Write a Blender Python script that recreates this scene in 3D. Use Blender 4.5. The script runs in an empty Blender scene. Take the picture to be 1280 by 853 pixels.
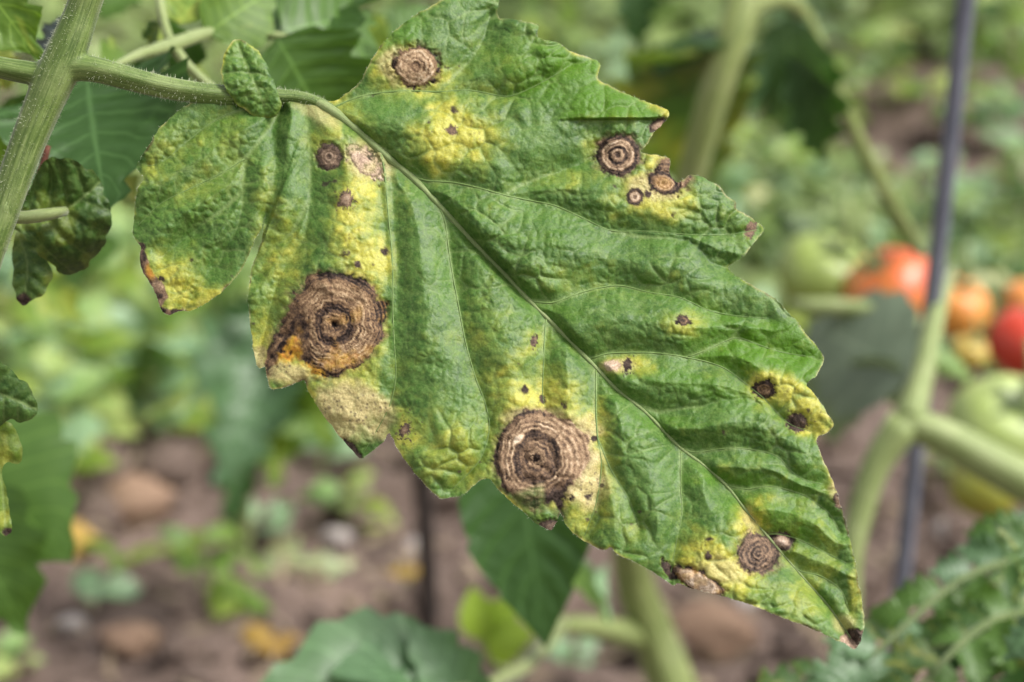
import bpy, math, random
import numpy as np
from mathutils import Vector, Matrix

random.seed(7)
R = math.radians
scene = bpy.context.scene
col = scene.collection

# ------------------------------------------------------------------ camera
PITCH = R(20.0)
CAM_H = 0.62
FOCUS = 0.44
cam_d = bpy.data.cameras.new("camera")
cam = bpy.data.objects.new("camera", cam_d)
col.objects.link(cam)
cam.location = (0, 0, CAM_H)
cam.rotation_euler = (R(90) - PITCH, 0, 0)
cam_d.sensor_width = 36.0
cam_d.lens = 100.0
cam_d.clip_start = 0.01
cam_d.clip_end = 400.0
cam_d.dof.use_dof = True
cam_d.dof.focus_distance = FOCUS
cam_d.dof.aperture_fstop = 20.5
cam_d.dof.aperture_blades = 7
scene.camera = cam

# ------------------------------------------------------------------ sky and sun
SUN_EL, SUN_AZ = R(52), R(62)      # azimuth measured clockwise from +Y (the view direction)
SUN_DIR = Vector((math.sin(R(75)) * math.cos(SUN_EL), -0.10, math.sin(SUN_EL))).normalized()
world = bpy.data.worlds.new("World")
scene.world = world
world.use_nodes = True
wn, wl = world.node_tree.nodes, world.node_tree.links
wn.clear()
sky = wn.new("ShaderNodeTexSky")
sky.sky_type = 'NISHITA'
sky.sun_disc = False
sky.sun_elevation = math.asin(SUN_DIR.z)
sky.sun_rotation = math.atan2(SUN_DIR.x, SUN_DIR.y)
sky.air_density = 1.0
sky.dust_density = 4.0
sky.ozone_density = 1.0
hsv = wn.new("ShaderNodeHueSaturation")           # an overcast, nearly white sky
hsv.inputs['Saturation'].default_value = 0.12
bg = wn.new("ShaderNodeBackground")
bg.inputs['Strength'].default_value = 0.105
wo = wn.new("ShaderNodeOutputWorld")
wl.new(sky.outputs[0], hsv.inputs['Color'])
wl.new(hsv.outputs[0], bg.inputs['Color'])
wl.new(bg.outputs[0], wo.inputs['Surface'])

sun_d = bpy.data.lights.new("sun", 'SUN')
sun_d.energy = 1.5
sun_d.angle = R(15)
sun_d.color = (1.0, 0.955, 0.89)
sun = bpy.data.objects.new("sun", sun_d)
col.objects.link(sun)
sun.rotation_euler = (-SUN_DIR).to_track_quat('-Z', 'Y').to_euler()

scene.view_settings.view_transform = 'Standard'
scene.view_settings.look = 'None'
scene.view_settings.exposure = 1.30
scene.view_settings.gamma = 1.0
scene.view_settings.use_curve_mapping = False
scene.cycles.max_bounces = 10
scene.cycles.transmission_bounces = 6
scene.cycles.sample_clamp_indirect = 4.0

# ------------------------------------------------------------------ placing helpers
MPP = 0.36 / 1280.0                # metres per photo pixel, per metre of depth
PXM = MPP * FOCUS                  # metres per photo pixel at the leaf
CP, SP = math.cos(PITCH), math.sin(PITCH)
FWD, UPV, RGT = Vector((0, CP, -SP)), Vector((0, SP, CP)), Vector((1, 0, 0))
CAM = Vector((0, 0, CAM_H))
TOCAM = -FWD

def P(px, py, d):
    px, py, d = float(px), float(py), float(d)
    return CAM + d * (FWD + RGT * ((px - 640.0) * MPP) - UPV * ((py - 426.5) * MPP))

def GP(px, py):
    """the ground point seen there"""
    px, py = float(px), float(py)
    k = SP + CP * (py - 426.5) * MPP
    p = P(px, py, CAM_H / k)
    return Vector((p.x, p.y, 0.0))

# ------------------------------------------------------------------ numpy noise
def _hash(ix, iy, seed):
    ix = ix.astype(np.int64); iy = iy.astype(np.int64)
    n = (ix * 374761393 + iy * 668265263 + seed * 1442695041) & 0x7fffffff
    n = ((n ^ (n >> 13)) * 1274126177) & 0x7fffffff
    n = ((n ^ (n >> 15)) * 844196321) & 0x7fffffff
    return ((n ^ (n >> 16)) & 0xffffff) / float(0xffffff)

def vnoise(x, y, seed=0):
    ix, iy = np.floor(x), np.floor(y)
    fx, fy = x - ix, y - iy
    fx = fx * fx * fx * (fx * (fx * 6 - 15) + 10); fy = fy * fy * fy * (fy * (fy * 6 - 15) + 10)
    a, b = _hash(ix, iy, seed), _hash(ix + 1, iy, seed)
    c, d = _hash(ix, iy + 1, seed), _hash(ix + 1, iy + 1, seed)
    return (a * (1 - fx) + b * fx) * (1 - fy) + (c * (1 - fx) + d * fx) * fy

def fbm(x, y, sc, octv=3, seed=0):
    r = np.zeros_like(x); amp = 0.5; tot = 0
    x = x / sc; y = y / sc
    for o in range(octv):
        r += amp * vnoise(x + 17.3 * o, y - 9.1 * o, seed + o)
        tot += amp; amp *= 0.5; x = x * 2.03; y = y * 2.03
    return r / tot * 2 - 1

def worley(x, y, sc, seed=0, jit=0.9):
    x = x / sc; y = y / sc
    ix, iy = np.floor(x), np.floor(y)
    f1 = np.full_like(x, 9.0); f2 = np.full_like(x, 9.0); cid = np.zeros_like(x)
    for dx in (-1, 0, 1):
        for dy in (-1, 0, 1):
            cx, cy = ix + dx, iy + dy
            px = cx + 0.5 + (_hash(cx, cy, seed) - 0.5) * jit
            py = cy + 0.5 + (_hash(cx, cy, seed + 91) - 0.5) * jit
            d = np.hypot(px - x, py - y)
            h = _hash(cx, cy, seed + 7)
            n = d < f1
            f2 = np.where(n, f1, np.minimum(f2, d))
            cid = np.where(n, h, cid)
            f1 = np.where(n, d, f1)
    return f1, f2, cid

def sstep(a, b, x):
    t = np.clip((x - a) / (b - a), 0, 1)
    return t * t * (3 - 2 * t)

def poly_dist(x, y, pts):
    """distance to an open polyline, fraction along it, signed side (left of travel is positive in image space)"""
    pts = np.asarray(pts, float)
    seg = np.hypot(*(pts[1:] - pts[:-1]).T)
    cum = np.concatenate([[0], np.cumsum(seg)]); tot = cum[-1]
    best = np.full_like(x, 1e9); frac = np.zeros_like(x); side = np.ones_like(x)
    for i in range(len(pts) - 1):
        ax, ay = pts[i]; dx, dy = pts[i + 1] - pts[i]
        l2 = dx * dx + dy * dy + 1e-12
        t = np.clip(((x - ax) * dx + (y - ay) * dy) / l2, 0, 1)
        qx, qy = x - ax - t * dx, y - ay - t * dy
        d = qx * qx + qy * qy
        n = d < best
        best = np.where(n, d, best)
        frac = np.where(n, (cum[i] + t * seg[i]) / tot, frac)
        side = np.where(n, np.sign(dx * qy - dy * qx), side)
    return np.sqrt(best), frac, side

def in_poly(x, y, pts):
    pts = np.asarray(pts, float)
    ins = np.zeros(x.shape, bool)
    j = len(pts) - 1
    for i in range(len(pts)):
        xi, yi = pts[i]; xj, yj = pts[j]
        if yi != yj:
            c = ((yi > y) != (yj > y)) & (x < (xj - xi) * (y - yi) / (yj - yi) + xi)
            ins ^= c
        j = i
    return ins

def poly_sdf(x, y, pts):
    d, _, _ = poly_dist(x, y, list(pts) + [pts[0]])
    return np.where(in_poly(x, y, pts), -d, d)

def catmull(pts, step=4.0, closed=False, tension=0.5):
    pts = [np.array(p, float) for p in pts]
    out = []
    n = len(pts)
    rng = range(n) if closed else range(n - 1)
    for i in rng:
        p1, p2 = pts[i], pts[(i + 1) % n]
        p0 = pts[i - 1] if (closed or i > 0) else p1 * 2 - p2
        p3 = pts[(i + 2) % n] if (closed or i + 2 < n) else p2 * 2 - p1
        L = np.linalg.norm(p2 - p1)
        k = max(1, int(round(L / step)))
        m1 = (p2 - p0) * tension; m2 = (p3 - p1) * tension
        l0, l3 = np.linalg.norm(p1 - p0) + 1e-9, np.linalg.norm(p3 - p2) + 1e-9
        m1 = m1 * min(1.0, 2 * L / (l0 + L)); m2 = m2 * min(1.0, 2 * L / (l3 + L))
        for q in range(k):
            t = q / k
            h = (2*t**3 - 3*t**2 + 1) * p1 + (t**3 - 2*t**2 + t) * m1 + (-2*t**3 + 3*t**2) * p2 + (t**3 - t**2) * m2
            out.append(h)
    if not closed:
        out.append(pts[-1])
    return out

# ------------------------------------------------------------------ object helpers
def tag(o, label=None, cat=None, group=None, kind=None):
    if label: o['label'] = label
    if cat: o['category'] = cat
    if group: o['group'] = group
    if kind: o['kind'] = kind
    return o

def empty(name, loc, label, cat, group=None):
    o = bpy.data.objects.new(name, None)
    o.empty_display_size = 0.02
    o.location = loc
    col.objects.link(o)
    return tag(o, label, cat, group)

def mesh_from(name, verts, faces, mat=None, smooth=True, uv=None):
    me = bpy.data.meshes.new(name)
    verts = np.asarray(verts, np.float32)
    me.from_pydata([tuple(v) for v in verts.tolist()], [], [tuple(f) for f in faces])
    if smooth:
        me.polygons.foreach_set('use_smooth', np.ones(len(me.polygons), bool))
    if uv is not None:
        uvl = me.uv_layers.new(name='UVMap')
        li = np.empty(len(me.loops), np.int32)
        me.loops.foreach_get('vertex_index', li)
        uvl.data.foreach_set('uv', np.asarray(uv, np.float32)[li].ravel())
    if mat: me.materials.append(mat)
    me.update()
    return me

def link(name, me, parent=None, loc=None):
    """world-space mesh or placed object under a translated (unrotated) parent chain"""
    o = bpy.data.objects.new(name, me)
    col.objects.link(o)
    if parent is not None:
        o.parent = parent
        off = Vector((0, 0, 0)); p = parent
        while p is not None:
            off += p.location; p = p.parent
        o.location = (loc or Vector((0, 0, 0))) - off
    elif loc is not None:
        o.location = loc
    return o

def tube_arrays(path, rad, ns=12, groove=0.0, ng=3, caps=True, flare=None):
    """path: list of Vectors; rad: radius at each; returns verts, faces, uv"""
    P_ = [Vector(p) for p in path]
    n = len(P_)
    tang = []
    for i in range(n):
        t = (P_[min(i + 1, n - 1)] - P_[max(i - 1, 0)])
        tang.append(t.normalized())
    ref = TOCAM.copy()
    if abs(ref.dot(tang[0])) > 0.95: ref = Vector((1, 0, 0))
    u = (ref - tang[0] * ref.dot(tang[0])).normalized()
    V, F, UV = [], [], []
    L = 0.0
    for i in range(n):
        if i:
            u = (u - tang[i] * u.dot(tang[i])).normalized()
            L += (P_[i] - P_[i - 1]).length
        w = tang[i].cross(u)
        for k in range(ns):
            a = 2 * math.pi * k / ns
            r = rad[i] * (1 + groove * math.cos(ng * a + 0.6))
            fa, fb = (1, 1) if flare is None else flare[i]
            V.append(P_[i] + u * (math.cos(a) * r * fa) + w * (math.sin(a) * r * fb))
            UV.append((k / ns, L * 100))
    for i in range(n - 1):
        for k in range(ns):
            k2 = (k + 1) % ns
            F.append((i * ns + k, i * ns + k2, (i + 1) * ns + k2, (i + 1) * ns + k))
    if caps:
        F.append(tuple(range(ns))[::-1])
        F.append(tuple((n - 1) * ns + k for k in range(ns)))
    return V, F, UV

def tube(name, path, rad, mat, parent=None, ns=12, groove=0.0, ng=3, step=None, flare=None):
    """smooth tube through world points; rad is a list matching path (interpolated)"""
    pts = [tuple(p) for p in path]
    if step:
        dense = []; rr = []
        arr = [np.array(p) for p in pts]
        for i in range(len(arr) - 1):
            k = max(1, int(round(np.linalg.norm(arr[i + 1] - arr[i]) / step)))
            seg = catmull(arr[max(0, i - 1):i + 3], step=np.linalg.norm(arr[i + 1] - arr[i]) / k) if False else None
        dense = catmull(pts, step=step)
        # radius by arc fraction of the control polyline
        ca = np.concatenate([[0], np.cumsum([np.linalg.norm(arr[i + 1] - arr[i]) for i in range(len(arr) - 1)])])
        da = np.concatenate([[0], np.cumsum([np.linalg.norm(dense[i + 1] - dense[i]) for i in range(len(dense) - 1)])])
        rr = np.interp(da / da[-1], ca / ca[-1], rad)
        pts, rad = dense, rr
    V, F, UV = tube_arrays(pts, rad, ns, groove, ng, True, flare)
    c = Vector(pts[0])
    V = [v - c for v in V]
    me = mesh_from(name, V, F, mat, True, UV)
    return link(name, me, parent, c)

# ------------------------------------------------------------------ materials
def new_mat(name):
    m = bpy.data.materials.new(name)
    m.use_nodes = True
    nt = m.node_tree
    nt.nodes.clear()
    out = nt.nodes.new('ShaderNodeOutputMaterial')
    return m, nt, out

class NB:
    """tiny node-building helper"""
    def __init__(s, nt): s.nt = nt
    def n(s, t, **kw):
        nd = s.nt.nodes.new(t)
        for k, v in kw.items(): setattr(nd, k, v)
        return nd
    def put(s, sock, v):
        if hasattr(v, 'is_output') or isinstance(v, bpy.types.NodeSocket): s.nt.links.new(v, sock)
        elif isinstance(v, (tuple, list)) and len(v) == 3 and sock.type == 'RGBA': sock.default_value = (*v, 1)
        else: sock.default_value = v
    def math(s, op, a, b=0.0, c=None, clamp=False):
        nd = s.n('ShaderNodeMath', operation=op, use_clamp=clamp)
        s.put(nd.inputs[0], a); s.put(nd.inputs[1], b)
        if c is not None: s.put(nd.inputs[2], c)
        return nd.outputs[0]
    def mix(s, f, a, b, mode='MIX'):
        nd = s.n('ShaderNodeMix', data_type='RGBA', blend_type=mode)
        s.put(nd.inputs[0], f); s.put(nd.inputs[6], a); s.put(nd.inputs[7], b)
        return nd.outputs[2]
    def noise(s, vec, sc, det=3, rough=0.55, dist=0.0):
        nd = s.n('ShaderNodeTexNoise')
        if vec is not None: s.put(nd.inputs['Vector'], vec)
        nd.inputs['Scale'].default_value = sc; nd.inputs['Detail'].default_value = det
        nd.inputs['Roughness'].default_value = rough; nd.inputs['Distortion'].default_value = dist
        return nd.outputs['Fac']
    def ramp(s, f, stops, interp='LINEAR'):
        nd = s.n('ShaderNodeValToRGB')
        cr = nd.color_ramp; cr.interpolation = interp
        while len(cr.elements) < len(stops): cr.elements.new(0.5)
        for e, (p, c) in zip(cr.elements, stops):
            e.position = p; e.color = (*c, 1) if len(c) == 3 else c
        s.put(nd.inputs[0], f)
        return nd.outputs[0]
    def rng(s, v, a, b, c, d):
        nd = s.n('ShaderNodeMapRange')
        s.put(nd.inputs[0], v)
        for i, q in enumerate((a, b, c, d)): nd.inputs[1 + i].default_value = q
        return nd.outputs[0]
    def bump(s, h, strength, dist):
        nd = s.n('ShaderNodeBump')
        nd.inputs['Strength'].default_value = strength; nd.inputs['Distance'].default_value = dist
        s.put(nd.inputs['Height'], h)
        return nd.outputs[0]
    def coords(s, kind='Object'):
        return s.n('ShaderNodeTexCoord').outputs[kind]
    def leaf_out(s, out, colr, trans_col, trans, rough=0.5, spec=0.4, normal=None, sheen=0.0):
        p = s.n('ShaderNodeBsdfPrincipled')
        s.put(p.inputs['Base Color'], colr); s.put(p.inputs['Roughness'], rough)
        s.put(p.inputs['Specular IOR Level'], spec)
        if sheen:
            p.inputs['Sheen Weight'].default_value = sheen; p.inputs['Sheen Roughness'].default_value = 0.4
        t = s.n('ShaderNodeBsdfTranslucent'); s.put(t.inputs['Color'], trans_col)
        if normal is not None:
            s.put(p.inputs['Normal'], normal); s.put(t.inputs['Normal'], normal)
        mx = s.n('ShaderNodeMixShader'); s.put(mx.inputs[0], trans)
        s.nt.links.new(p.outputs[0], mx.inputs[1]); s.nt.links.new(t.outputs[0], mx.inputs[2])
        s.nt.links.new(mx.outputs[0], out.inputs['Surface'])

def mat_simple(name, base, var, sc=40, rough=0.6, spec=0.3, bump=0.0, bdist=0.002, streak=None, trans=0.0):
    m, nt, out = new_mat(name); b = NB(nt)
    v = b.coords('UV') if streak else b.coords('Object')
    if streak:
        mp = b.n('ShaderNodeMapping'); b.put(mp.inputs[0], v); mp.inputs['Scale'].default_value = streak; v = mp.outputs[0]
    f = b.noise(v, sc, 4, 0.6)
    f = b.rng(f, 0.3, 0.7, 0, 1)
    c = b.mix(f, base, var)
    p = b.n('ShaderNodeBsdfPrincipled')
    b.put(p.inputs['Base Color'], c); b.put(p.inputs['Roughness'], rough); b.put(p.inputs['Specular IOR Level'], spec)
    if bump: b.put(p.inputs['Normal'], b.bump(f, bump, bdist))
    nt.links.new(p.outputs[0], out.inputs['Surface'])
    return m

def mat_leaf(name, dark, light, yellow=None, yamt=0.0, trans=0.3, rough=0.5, spec=0.4, veins=True):
    """background leaf: per-leaf variation, veins from the leaf's own coordinates"""
    m, nt, out = new_mat(name); b = NB(nt)
    oi = b.n('ShaderNodeObjectInfo').outputs['Random']
    uv = b.n('ShaderNodeSeparateXYZ'); b.put(uv.inputs[0], b.coords('UV'))
    av = b.math('ABSOLUTE', b.math('SUBTRACT', uv.outputs[1], 0.5))
    n = b.noise(b.coords('UV'), 7, 4, 0.6)
    f = b.math('ADD', b.rng(n, 0.3, 0.7, -0.3, 0.3), oi, clamp=True)
    c = b.mix(f, dark, light)
    if yellow:
        n2 = b.noise(b.coords('UV'), 2.6, 3, 0.6)
        yf = b.rng(b.math('ADD', n2, b.math('MULTIPLY', oi, 0.25)), 0.62 - 0.2 * yamt, 0.9 - 0.3 * yamt, 0, 1)
        c = b.mix(yf, c, yellow)
    if veins:
        fr = b.math('FRACT', b.math('SUBTRACT', b.math('MULTIPLY', uv.outputs[0], 7.0), b.math('MULTIPLY', av, 3.2)))
        d1 = b.math('ABSOLUTE', b.math('SUBTRACT', fr, 0.5))
        vm = b.math('MAXIMUM', b.rng(d1, 0.0, 0.09, 0.7, 0.0), b.rng(av, 0.0, 0.022, 1.0, 0.0))
        c = b.mix(b.math('MULTIPLY', vm, 0.55), c, tuple(min(1, x * 2.0 + 0.03) for x in light))
    tc = b.mix(1.0, c, (1.5, 1.7, 0.5), 'MULTIPLY')
    b.leaf_out(out, c, tc, trans, rough, spec)
    return m

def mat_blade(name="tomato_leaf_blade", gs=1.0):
    """leaf blade: pigment and painted-light masks on the mesh (yellowing, dead tissue, ring tone ...) mixed by nodes with fine grain"""
    m, nt, out = new_mat(name); b = NB(nt)
    A = b.n('ShaderNodeVertexColor'); A.layer_name = 'mask_a'
    B = b.n('ShaderNodeVertexColor'); B.layer_name = 'mask_b'
    sa = b.n('ShaderNodeSeparateColor'); b.put(sa.inputs[0], A.outputs[0])
    sb = b.n('ShaderNodeSeparateColor'); b.put(sb.inputs[0], B.outputs[0])
    chl, straw, nec, tone = sa.outputs[0], sa.outputs[1], sa.outputs[2], A.outputs[1]
    amb, pink, lush, vein = sb.outputs[0], sb.outputs[1], sb.outputs[2], B.outputs[1]
    oc = b.coords('Object')
    K = 1.0 / PXM
    n1 = b.noise(oc, K / 55.0, 4, 0.6)
    n2 = b.noise(oc, K / 9.0, 4, 0.65)
    n3 = b.noise(oc, K / 2.6, 3, 0.7)
    green = b.mix(b.rng(n1, 0.35, 0.65, 0, 1), (0.028, 0.085, 0.008), (0.064, 0.152, 0.018))
    green = b.mix(b.rng(n2, 0.35, 0.72, 0.0, 0.75), green, (0.125, 0.218, 0.045))
    green = b.mix(b.math('MULTIPLY', lush, 0.95), green, (0.085, 0.205, 0.006))  # paler underside plus painted backlight: brighter yellow-green put into the colour
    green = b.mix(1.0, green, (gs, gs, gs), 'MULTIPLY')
    yel = b.mix(b.rng(n2, 0.3, 0.7, 0, 1), (0.41, 0.375, 0.03), (0.46, 0.455, 0.09))
    c = b.mix(b.math('MULTIPLY_ADD', b.math('SUBTRACT', n2, 0.5), 0.30, b.math('MULTIPLY', chl, 0.5), clamp=True), green, (0.20, 0.30, 0.03))
    cf = b.rng(b.math('ADD', chl, b.math('MULTIPLY', b.math('SUBTRACT', n2, 0.5), 0.6)), 0.10, 1.0, 0, 1)
    c = b.mix(b.math('MULTIPLY', chl, cf), c, yel)
    st = b.mix(b.rng(n3, 0.35, 0.65, 0, 1), (0.46, 0.37, 0.15), (0.54, 0.46, 0.22))
    c = b.mix(straw, c, st)
    c = b.mix(b.math('MULTIPLY', vein, 0.55), c, (0.25, 0.33, 0.11))
    tn = b.math('ADD', tone, b.math('MULTIPLY', b.math('SUBTRACT', n3, 0.5), 0.5), clamp=True)
    dead = b.ramp(tn, [(0.0, (0.008, 0.005, 0.004)), (0.2, (0.048, 0.031, 0.024)), (0.45, (0.165, 0.100, 0.055)),
                       (0.7, (0.34, 0.235, 0.135)), (1.0, (0.58, 0.47, 0.34))])
    dead = b.mix(b.math('MULTIPLY', pink, 0.75), dead, b.ramp(tn, [(0.0, (0.022, 0.016, 0.013)), (0.25, (0.095, 0.070, 0.056)), (0.55, (0.26, 0.185, 0.14)), (1.0, (0.60, 0.45, 0.37))]))
    dead = b.mix(amb, dead, b.mix(b.rng(n2, 0.35, 0.65, 0, 1), (0.46, 0.20, 0.03), (0.58, 0.36, 0.04)))
    c = b.mix(nec, c, dead)
    c = b.mix(1.0, c, b.ramp(n3, [(0.28, (0.78, 0.78, 0.78)), (0.72, (1.18, 1.18, 1.18))]), 'MULTIPLY')
    # fine pale hairs and cell texture as relief
    wv = b.n('ShaderNodeTexVoronoi'); b.put(wv.inputs['Vector'], oc); wv.inputs['Scale'].default_value = K / 4.2
    hgt = b.math('ADD', b.math('MULTIPLY', wv.outputs['Distance'], -0.55), b.math('MULTIPLY', n3, 0.8))
    nrm = b.bump(hgt, 0.48, PXM * 1.5)
    tc = b.mix(1.0, c, (1.6, 1.7, 0.45), 'MULTIPLY')
    tr = b.math('MULTIPLY', b.math('SUBTRACT', 1.0, nec), b.math('MULTIPLY_ADD', lush, 0.15, 0.17))
    rough = b.math('MULTIPLY_ADD', nec, 0.25, b.rng(n2, 0.3, 0.7, 0.42, 0.56))
    spec = b.math('MULTIPLY_ADD', nec, -0.28, 0.40)
    b.leaf_out(out, c, tc, tr, rough, spec, nrm, 0.03)
    return m

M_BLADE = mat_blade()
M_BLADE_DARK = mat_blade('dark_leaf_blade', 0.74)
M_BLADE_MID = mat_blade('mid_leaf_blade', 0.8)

def warp(x, y, sc, amp, seed):
    return x + amp * fbm(x, y, sc, 2, seed), y + amp * fbm(x, y, sc, 2, seed + 50)

OUT_MAIN = [(418,127),(432,117),(450,102),(466,72),(486,46),(516,21),(535,10),(552,0),(576,-13),(600,-18),(615,-12),(624,2),(622,14),(624,23),
    (633,23),(647,26),(662,28),(673,32),(672,40),(671,47),(678,49),(698,54),(712,64),(731,70),(750,78),(750,86),(747,95),(748,100),(760,106),(778,115),
    (804,126),(820,131),(835,138),(836,145),(827,157),(817,165),(811,179),(800,189),(808,192),(821,194),(837,199),(838,206),(836,213),(842,226),(850,228),
    (863,218),(872,220),(883,224),(894,230),(903,237),(908,245),(919,252),(921,262),(930,267),(939,273),(947,279),(955,286),(950,294),(942,304),(934,316),
    (925,324),(917,329),(909,335),(918,343),(929,350),(949,362),(961,369),(972,376),(988,394),(996,402),(1011,422),(1022,434),(1030,447),(1027,459),
    (1018,472),(1008,480),(1014,488),(1021,496),(1032,513),(1042,530),(1036,540),(1021,548),(1026,567),(1035,588),(1043,607),(1050,628),(1055,646),(1061,667),
    (1065,686),(1070,706),(1073,725),(1077,750),(1080,774),(1078,794),(1069,811),(1055,804),(1040,798),(1026,791),(1010,784),(996,779),(976,771),(957,764),
    (940,757),(927,752),(906,746),(888,742),(866,736),(846,729),(843,732),(834,727),(820,718),(805,709),(790,701),(773,693),(762,684),(757,688),(747,686),
    (724,673),(716,666),(709,658),(704,648),(701,640),(698,646),(696,652),(689,663),(681,660),(675,657),(664,649),(655,640),(643,631),(632,621),(621,610),
    (612,600),(603,599),(592,608),(585,614),(578,619),(570,621),(561,622),(553,624),(540,615),(527,601),(518,591),(506,575),(496,560),(490,546),(486,541),
    (482,548),(475,556),(466,564),(458,570),(451,574),(441,564),(432,555),(425,546),(414,532),(405,520),(396,506),(388,494),(384,485),(381,476),(374,477),
    (365,481),(352,485),(339,486),(334,474),(331,458),(326,461),(321,456),(318,445),(316,435),(313,408),(310,379),(311,360),(313,342),(318,325),(326,303),
    (330,284),(332,268),(328,282),(318,302),(307,328),(294,348),(285,358),(275,367),(258,379),(247,385),(236,389),(226,389),(212,394),(206,391),(202,388),
    (193,364),(186,352),(179,341),(175,325),(175,308),(168,299),(166,290),(168,266),(170,250),(173,234),(180,224),(176,217),(171,208),(176,198),(183,187),
    (196,164),(204,156),(212,148),(224,138),(235,131),(246,126),(258,123),(272,121),(285,121),(300,126),(316,132),(330,128),(345,121),(365,119),(392,124)]

MIDRIB = [(340,120),(365,121),(390,126),(412,137),(445,162),(478,192),(511,219),(544,252),(576,286),(608,320),(631,343),(661,376),(694,408),(720,435),(745,460),
    (770,487),(804,513),(835,545),(851,562),(875,578),(908,607),(931,637),(957,668),(970,683),(991,708),(1036,758),(1066,802)]

VEINS = [  # upper / right side
    [(412,137),(450,121),(500,114),(548,115),(588,113),(634,121),(660,112),(690,96),(712,82)],
    [(548,115),(575,90),(600,60),(612,20)],
    [(511,219),(532,226),(565,228),(598,235),(630,244),(663,251),(693,257),(729,273),(765,289),(801,289),(831,291),(873,294),(915,293),(948,287)],
    [(765,289),(800,296),(840,298),(862,302),(878,316),(888,328),(905,334)],
    [(630,244),(660,228),(700,215),(735,200),(745,185)],
    [(661,376),(690,379),(720,368),(745,361),(775,357),(812,366),(850,372),(885,388),(920,395),(960,398)],
    [(738,449),(760,442),(785,441),(809,441),(835,443),(858,447),(882,452),(903,459),(920,470),(937,484),(955,498),(975,520),(990,532),(1015,540)],
    [(858,447),(885,437),(920,422),(945,430),(975,440),(1020,447)],
    [(797,507),(824,515),(850,511),(878,508),(905,500),(935,498),(950,505)],
    [(851,562),(871,566),(895,562),(922,560),(950,564),(972,570),(990,590),(1006,600),(1030,606)],
    [(908,607),(935,612),(955,608),(972,609),(990,614),(1006,619),(1022,630),(1036,641),(1050,665)],
    [(957,668),(975,668),(1000,675),(1030,690),(1060,705)],
    [(991,708),(1001,715),(1020,718),(1035,725),(1052,738),(1062,765)],
    # lower / left side
    [(476,192),(480,210),(483,240),(485,266),(489,305),(491,341),(491,386),(493,430),(495,471),(488,505),(470,540),(452,570)],
    [(546,254),(556,275),(562,320),(567,350),(572,376),(582,428),(595,474),(606,502),(612,535),(600,575),(565,612)],
    [(683,397),(681,415),(680,440),(679,468),(678,492),(682,512)],
    [(745,462),(745,490),(745,515),(747,548),(752,580),(745,630),(730,672)],
    [(851,562),(851,590),(851,614),(853,640),(845,680),(838,720)],
    [(747,548),(765,590),(785,622),(800,660)],
    [(347,141),(335,160),(322,180),(307,198),(304,225),(303,260),(290,300),(260,340),(232,384)],
    [(347,141),(325,139),(300,138),(270,150),(240,172),(200,205),(176,208)],
    [(307,198),(280,215),(240,235),(200,255),(170,285)],
    [(303,240),(275,265),(240,290),(205,320)],
    [(378,124),(385,160),(388,200),(386,250),(380,300),(350,345),(325,440)],
    [(386,250),(365,290),(340,315),(322,345)],
]

# spots: name label, centre, radii, angle, edge noise, ring profile [(radius fraction, tone)], extras
PROFILE_BIG = [(0,0.0),(.05,.02),(.09,.5),(.13,.28),(.19,.5),(.24,.4),(.30,.12),(.36,.22),(.42,.36),(.46,.62),(.52,.40),(.56,.52),(.62,.66),(.68,.44),(.73,.6),(.80,.5),(.86,.42),(.91,.18),(1.0,.08),(1.3,.06)]
PROFILE_TWO = [(0,.05),(.07,.16),(.12,.66),(.19,.5),(.23,.24),(.29,.5),(.37,.34),(.46,.20),(.52,.14),(.57,.78),(.62,.38),(.68,.78),(.73,.38),(.79,.66),(.85,.36),(.92,.2),(1.0,.12),(1.3,.1)]
PROFILE_TAN = [(0,.45),(.1,.6),(.2,.35),(.28,.72),(.4,.55),(.5,.78),(.6,.58),(.72,.8),(.82,.55),(.92,.3),(1,.14),(1.3,.1)]
PROFILE_EYE = [(0,.22),(.08,.3),(.13,.55),(.26,.62),(.34,.2),(.42,.22),(.47,.66),(.55,.5),(.63,.72),(.70,.62),(.76,.2),(1,.1),(1.3,.1)]
PROFILE_DOT = [(0,.25),(.18,.35),(.3,.85),(.5,.72),(.62,.2),(1,.1),(1.3,.1)]
PROFILE_DARK = [(0,.1),(.3,.2),(.45,.45),(.55,.16),(1,.08),(1.3,.08)]
PROFILE_GREY = [(0,.5),(.1,.22),(.2,.46),(.3,.2),(.38,.44),(.5,.22),(.6,.42),(.72,.30),(.85,.24),(1,.14),(1.3,.1)]
PROFILE_FLAT = [(0,.14),(1,.10),(1.3,.1)]

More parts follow.
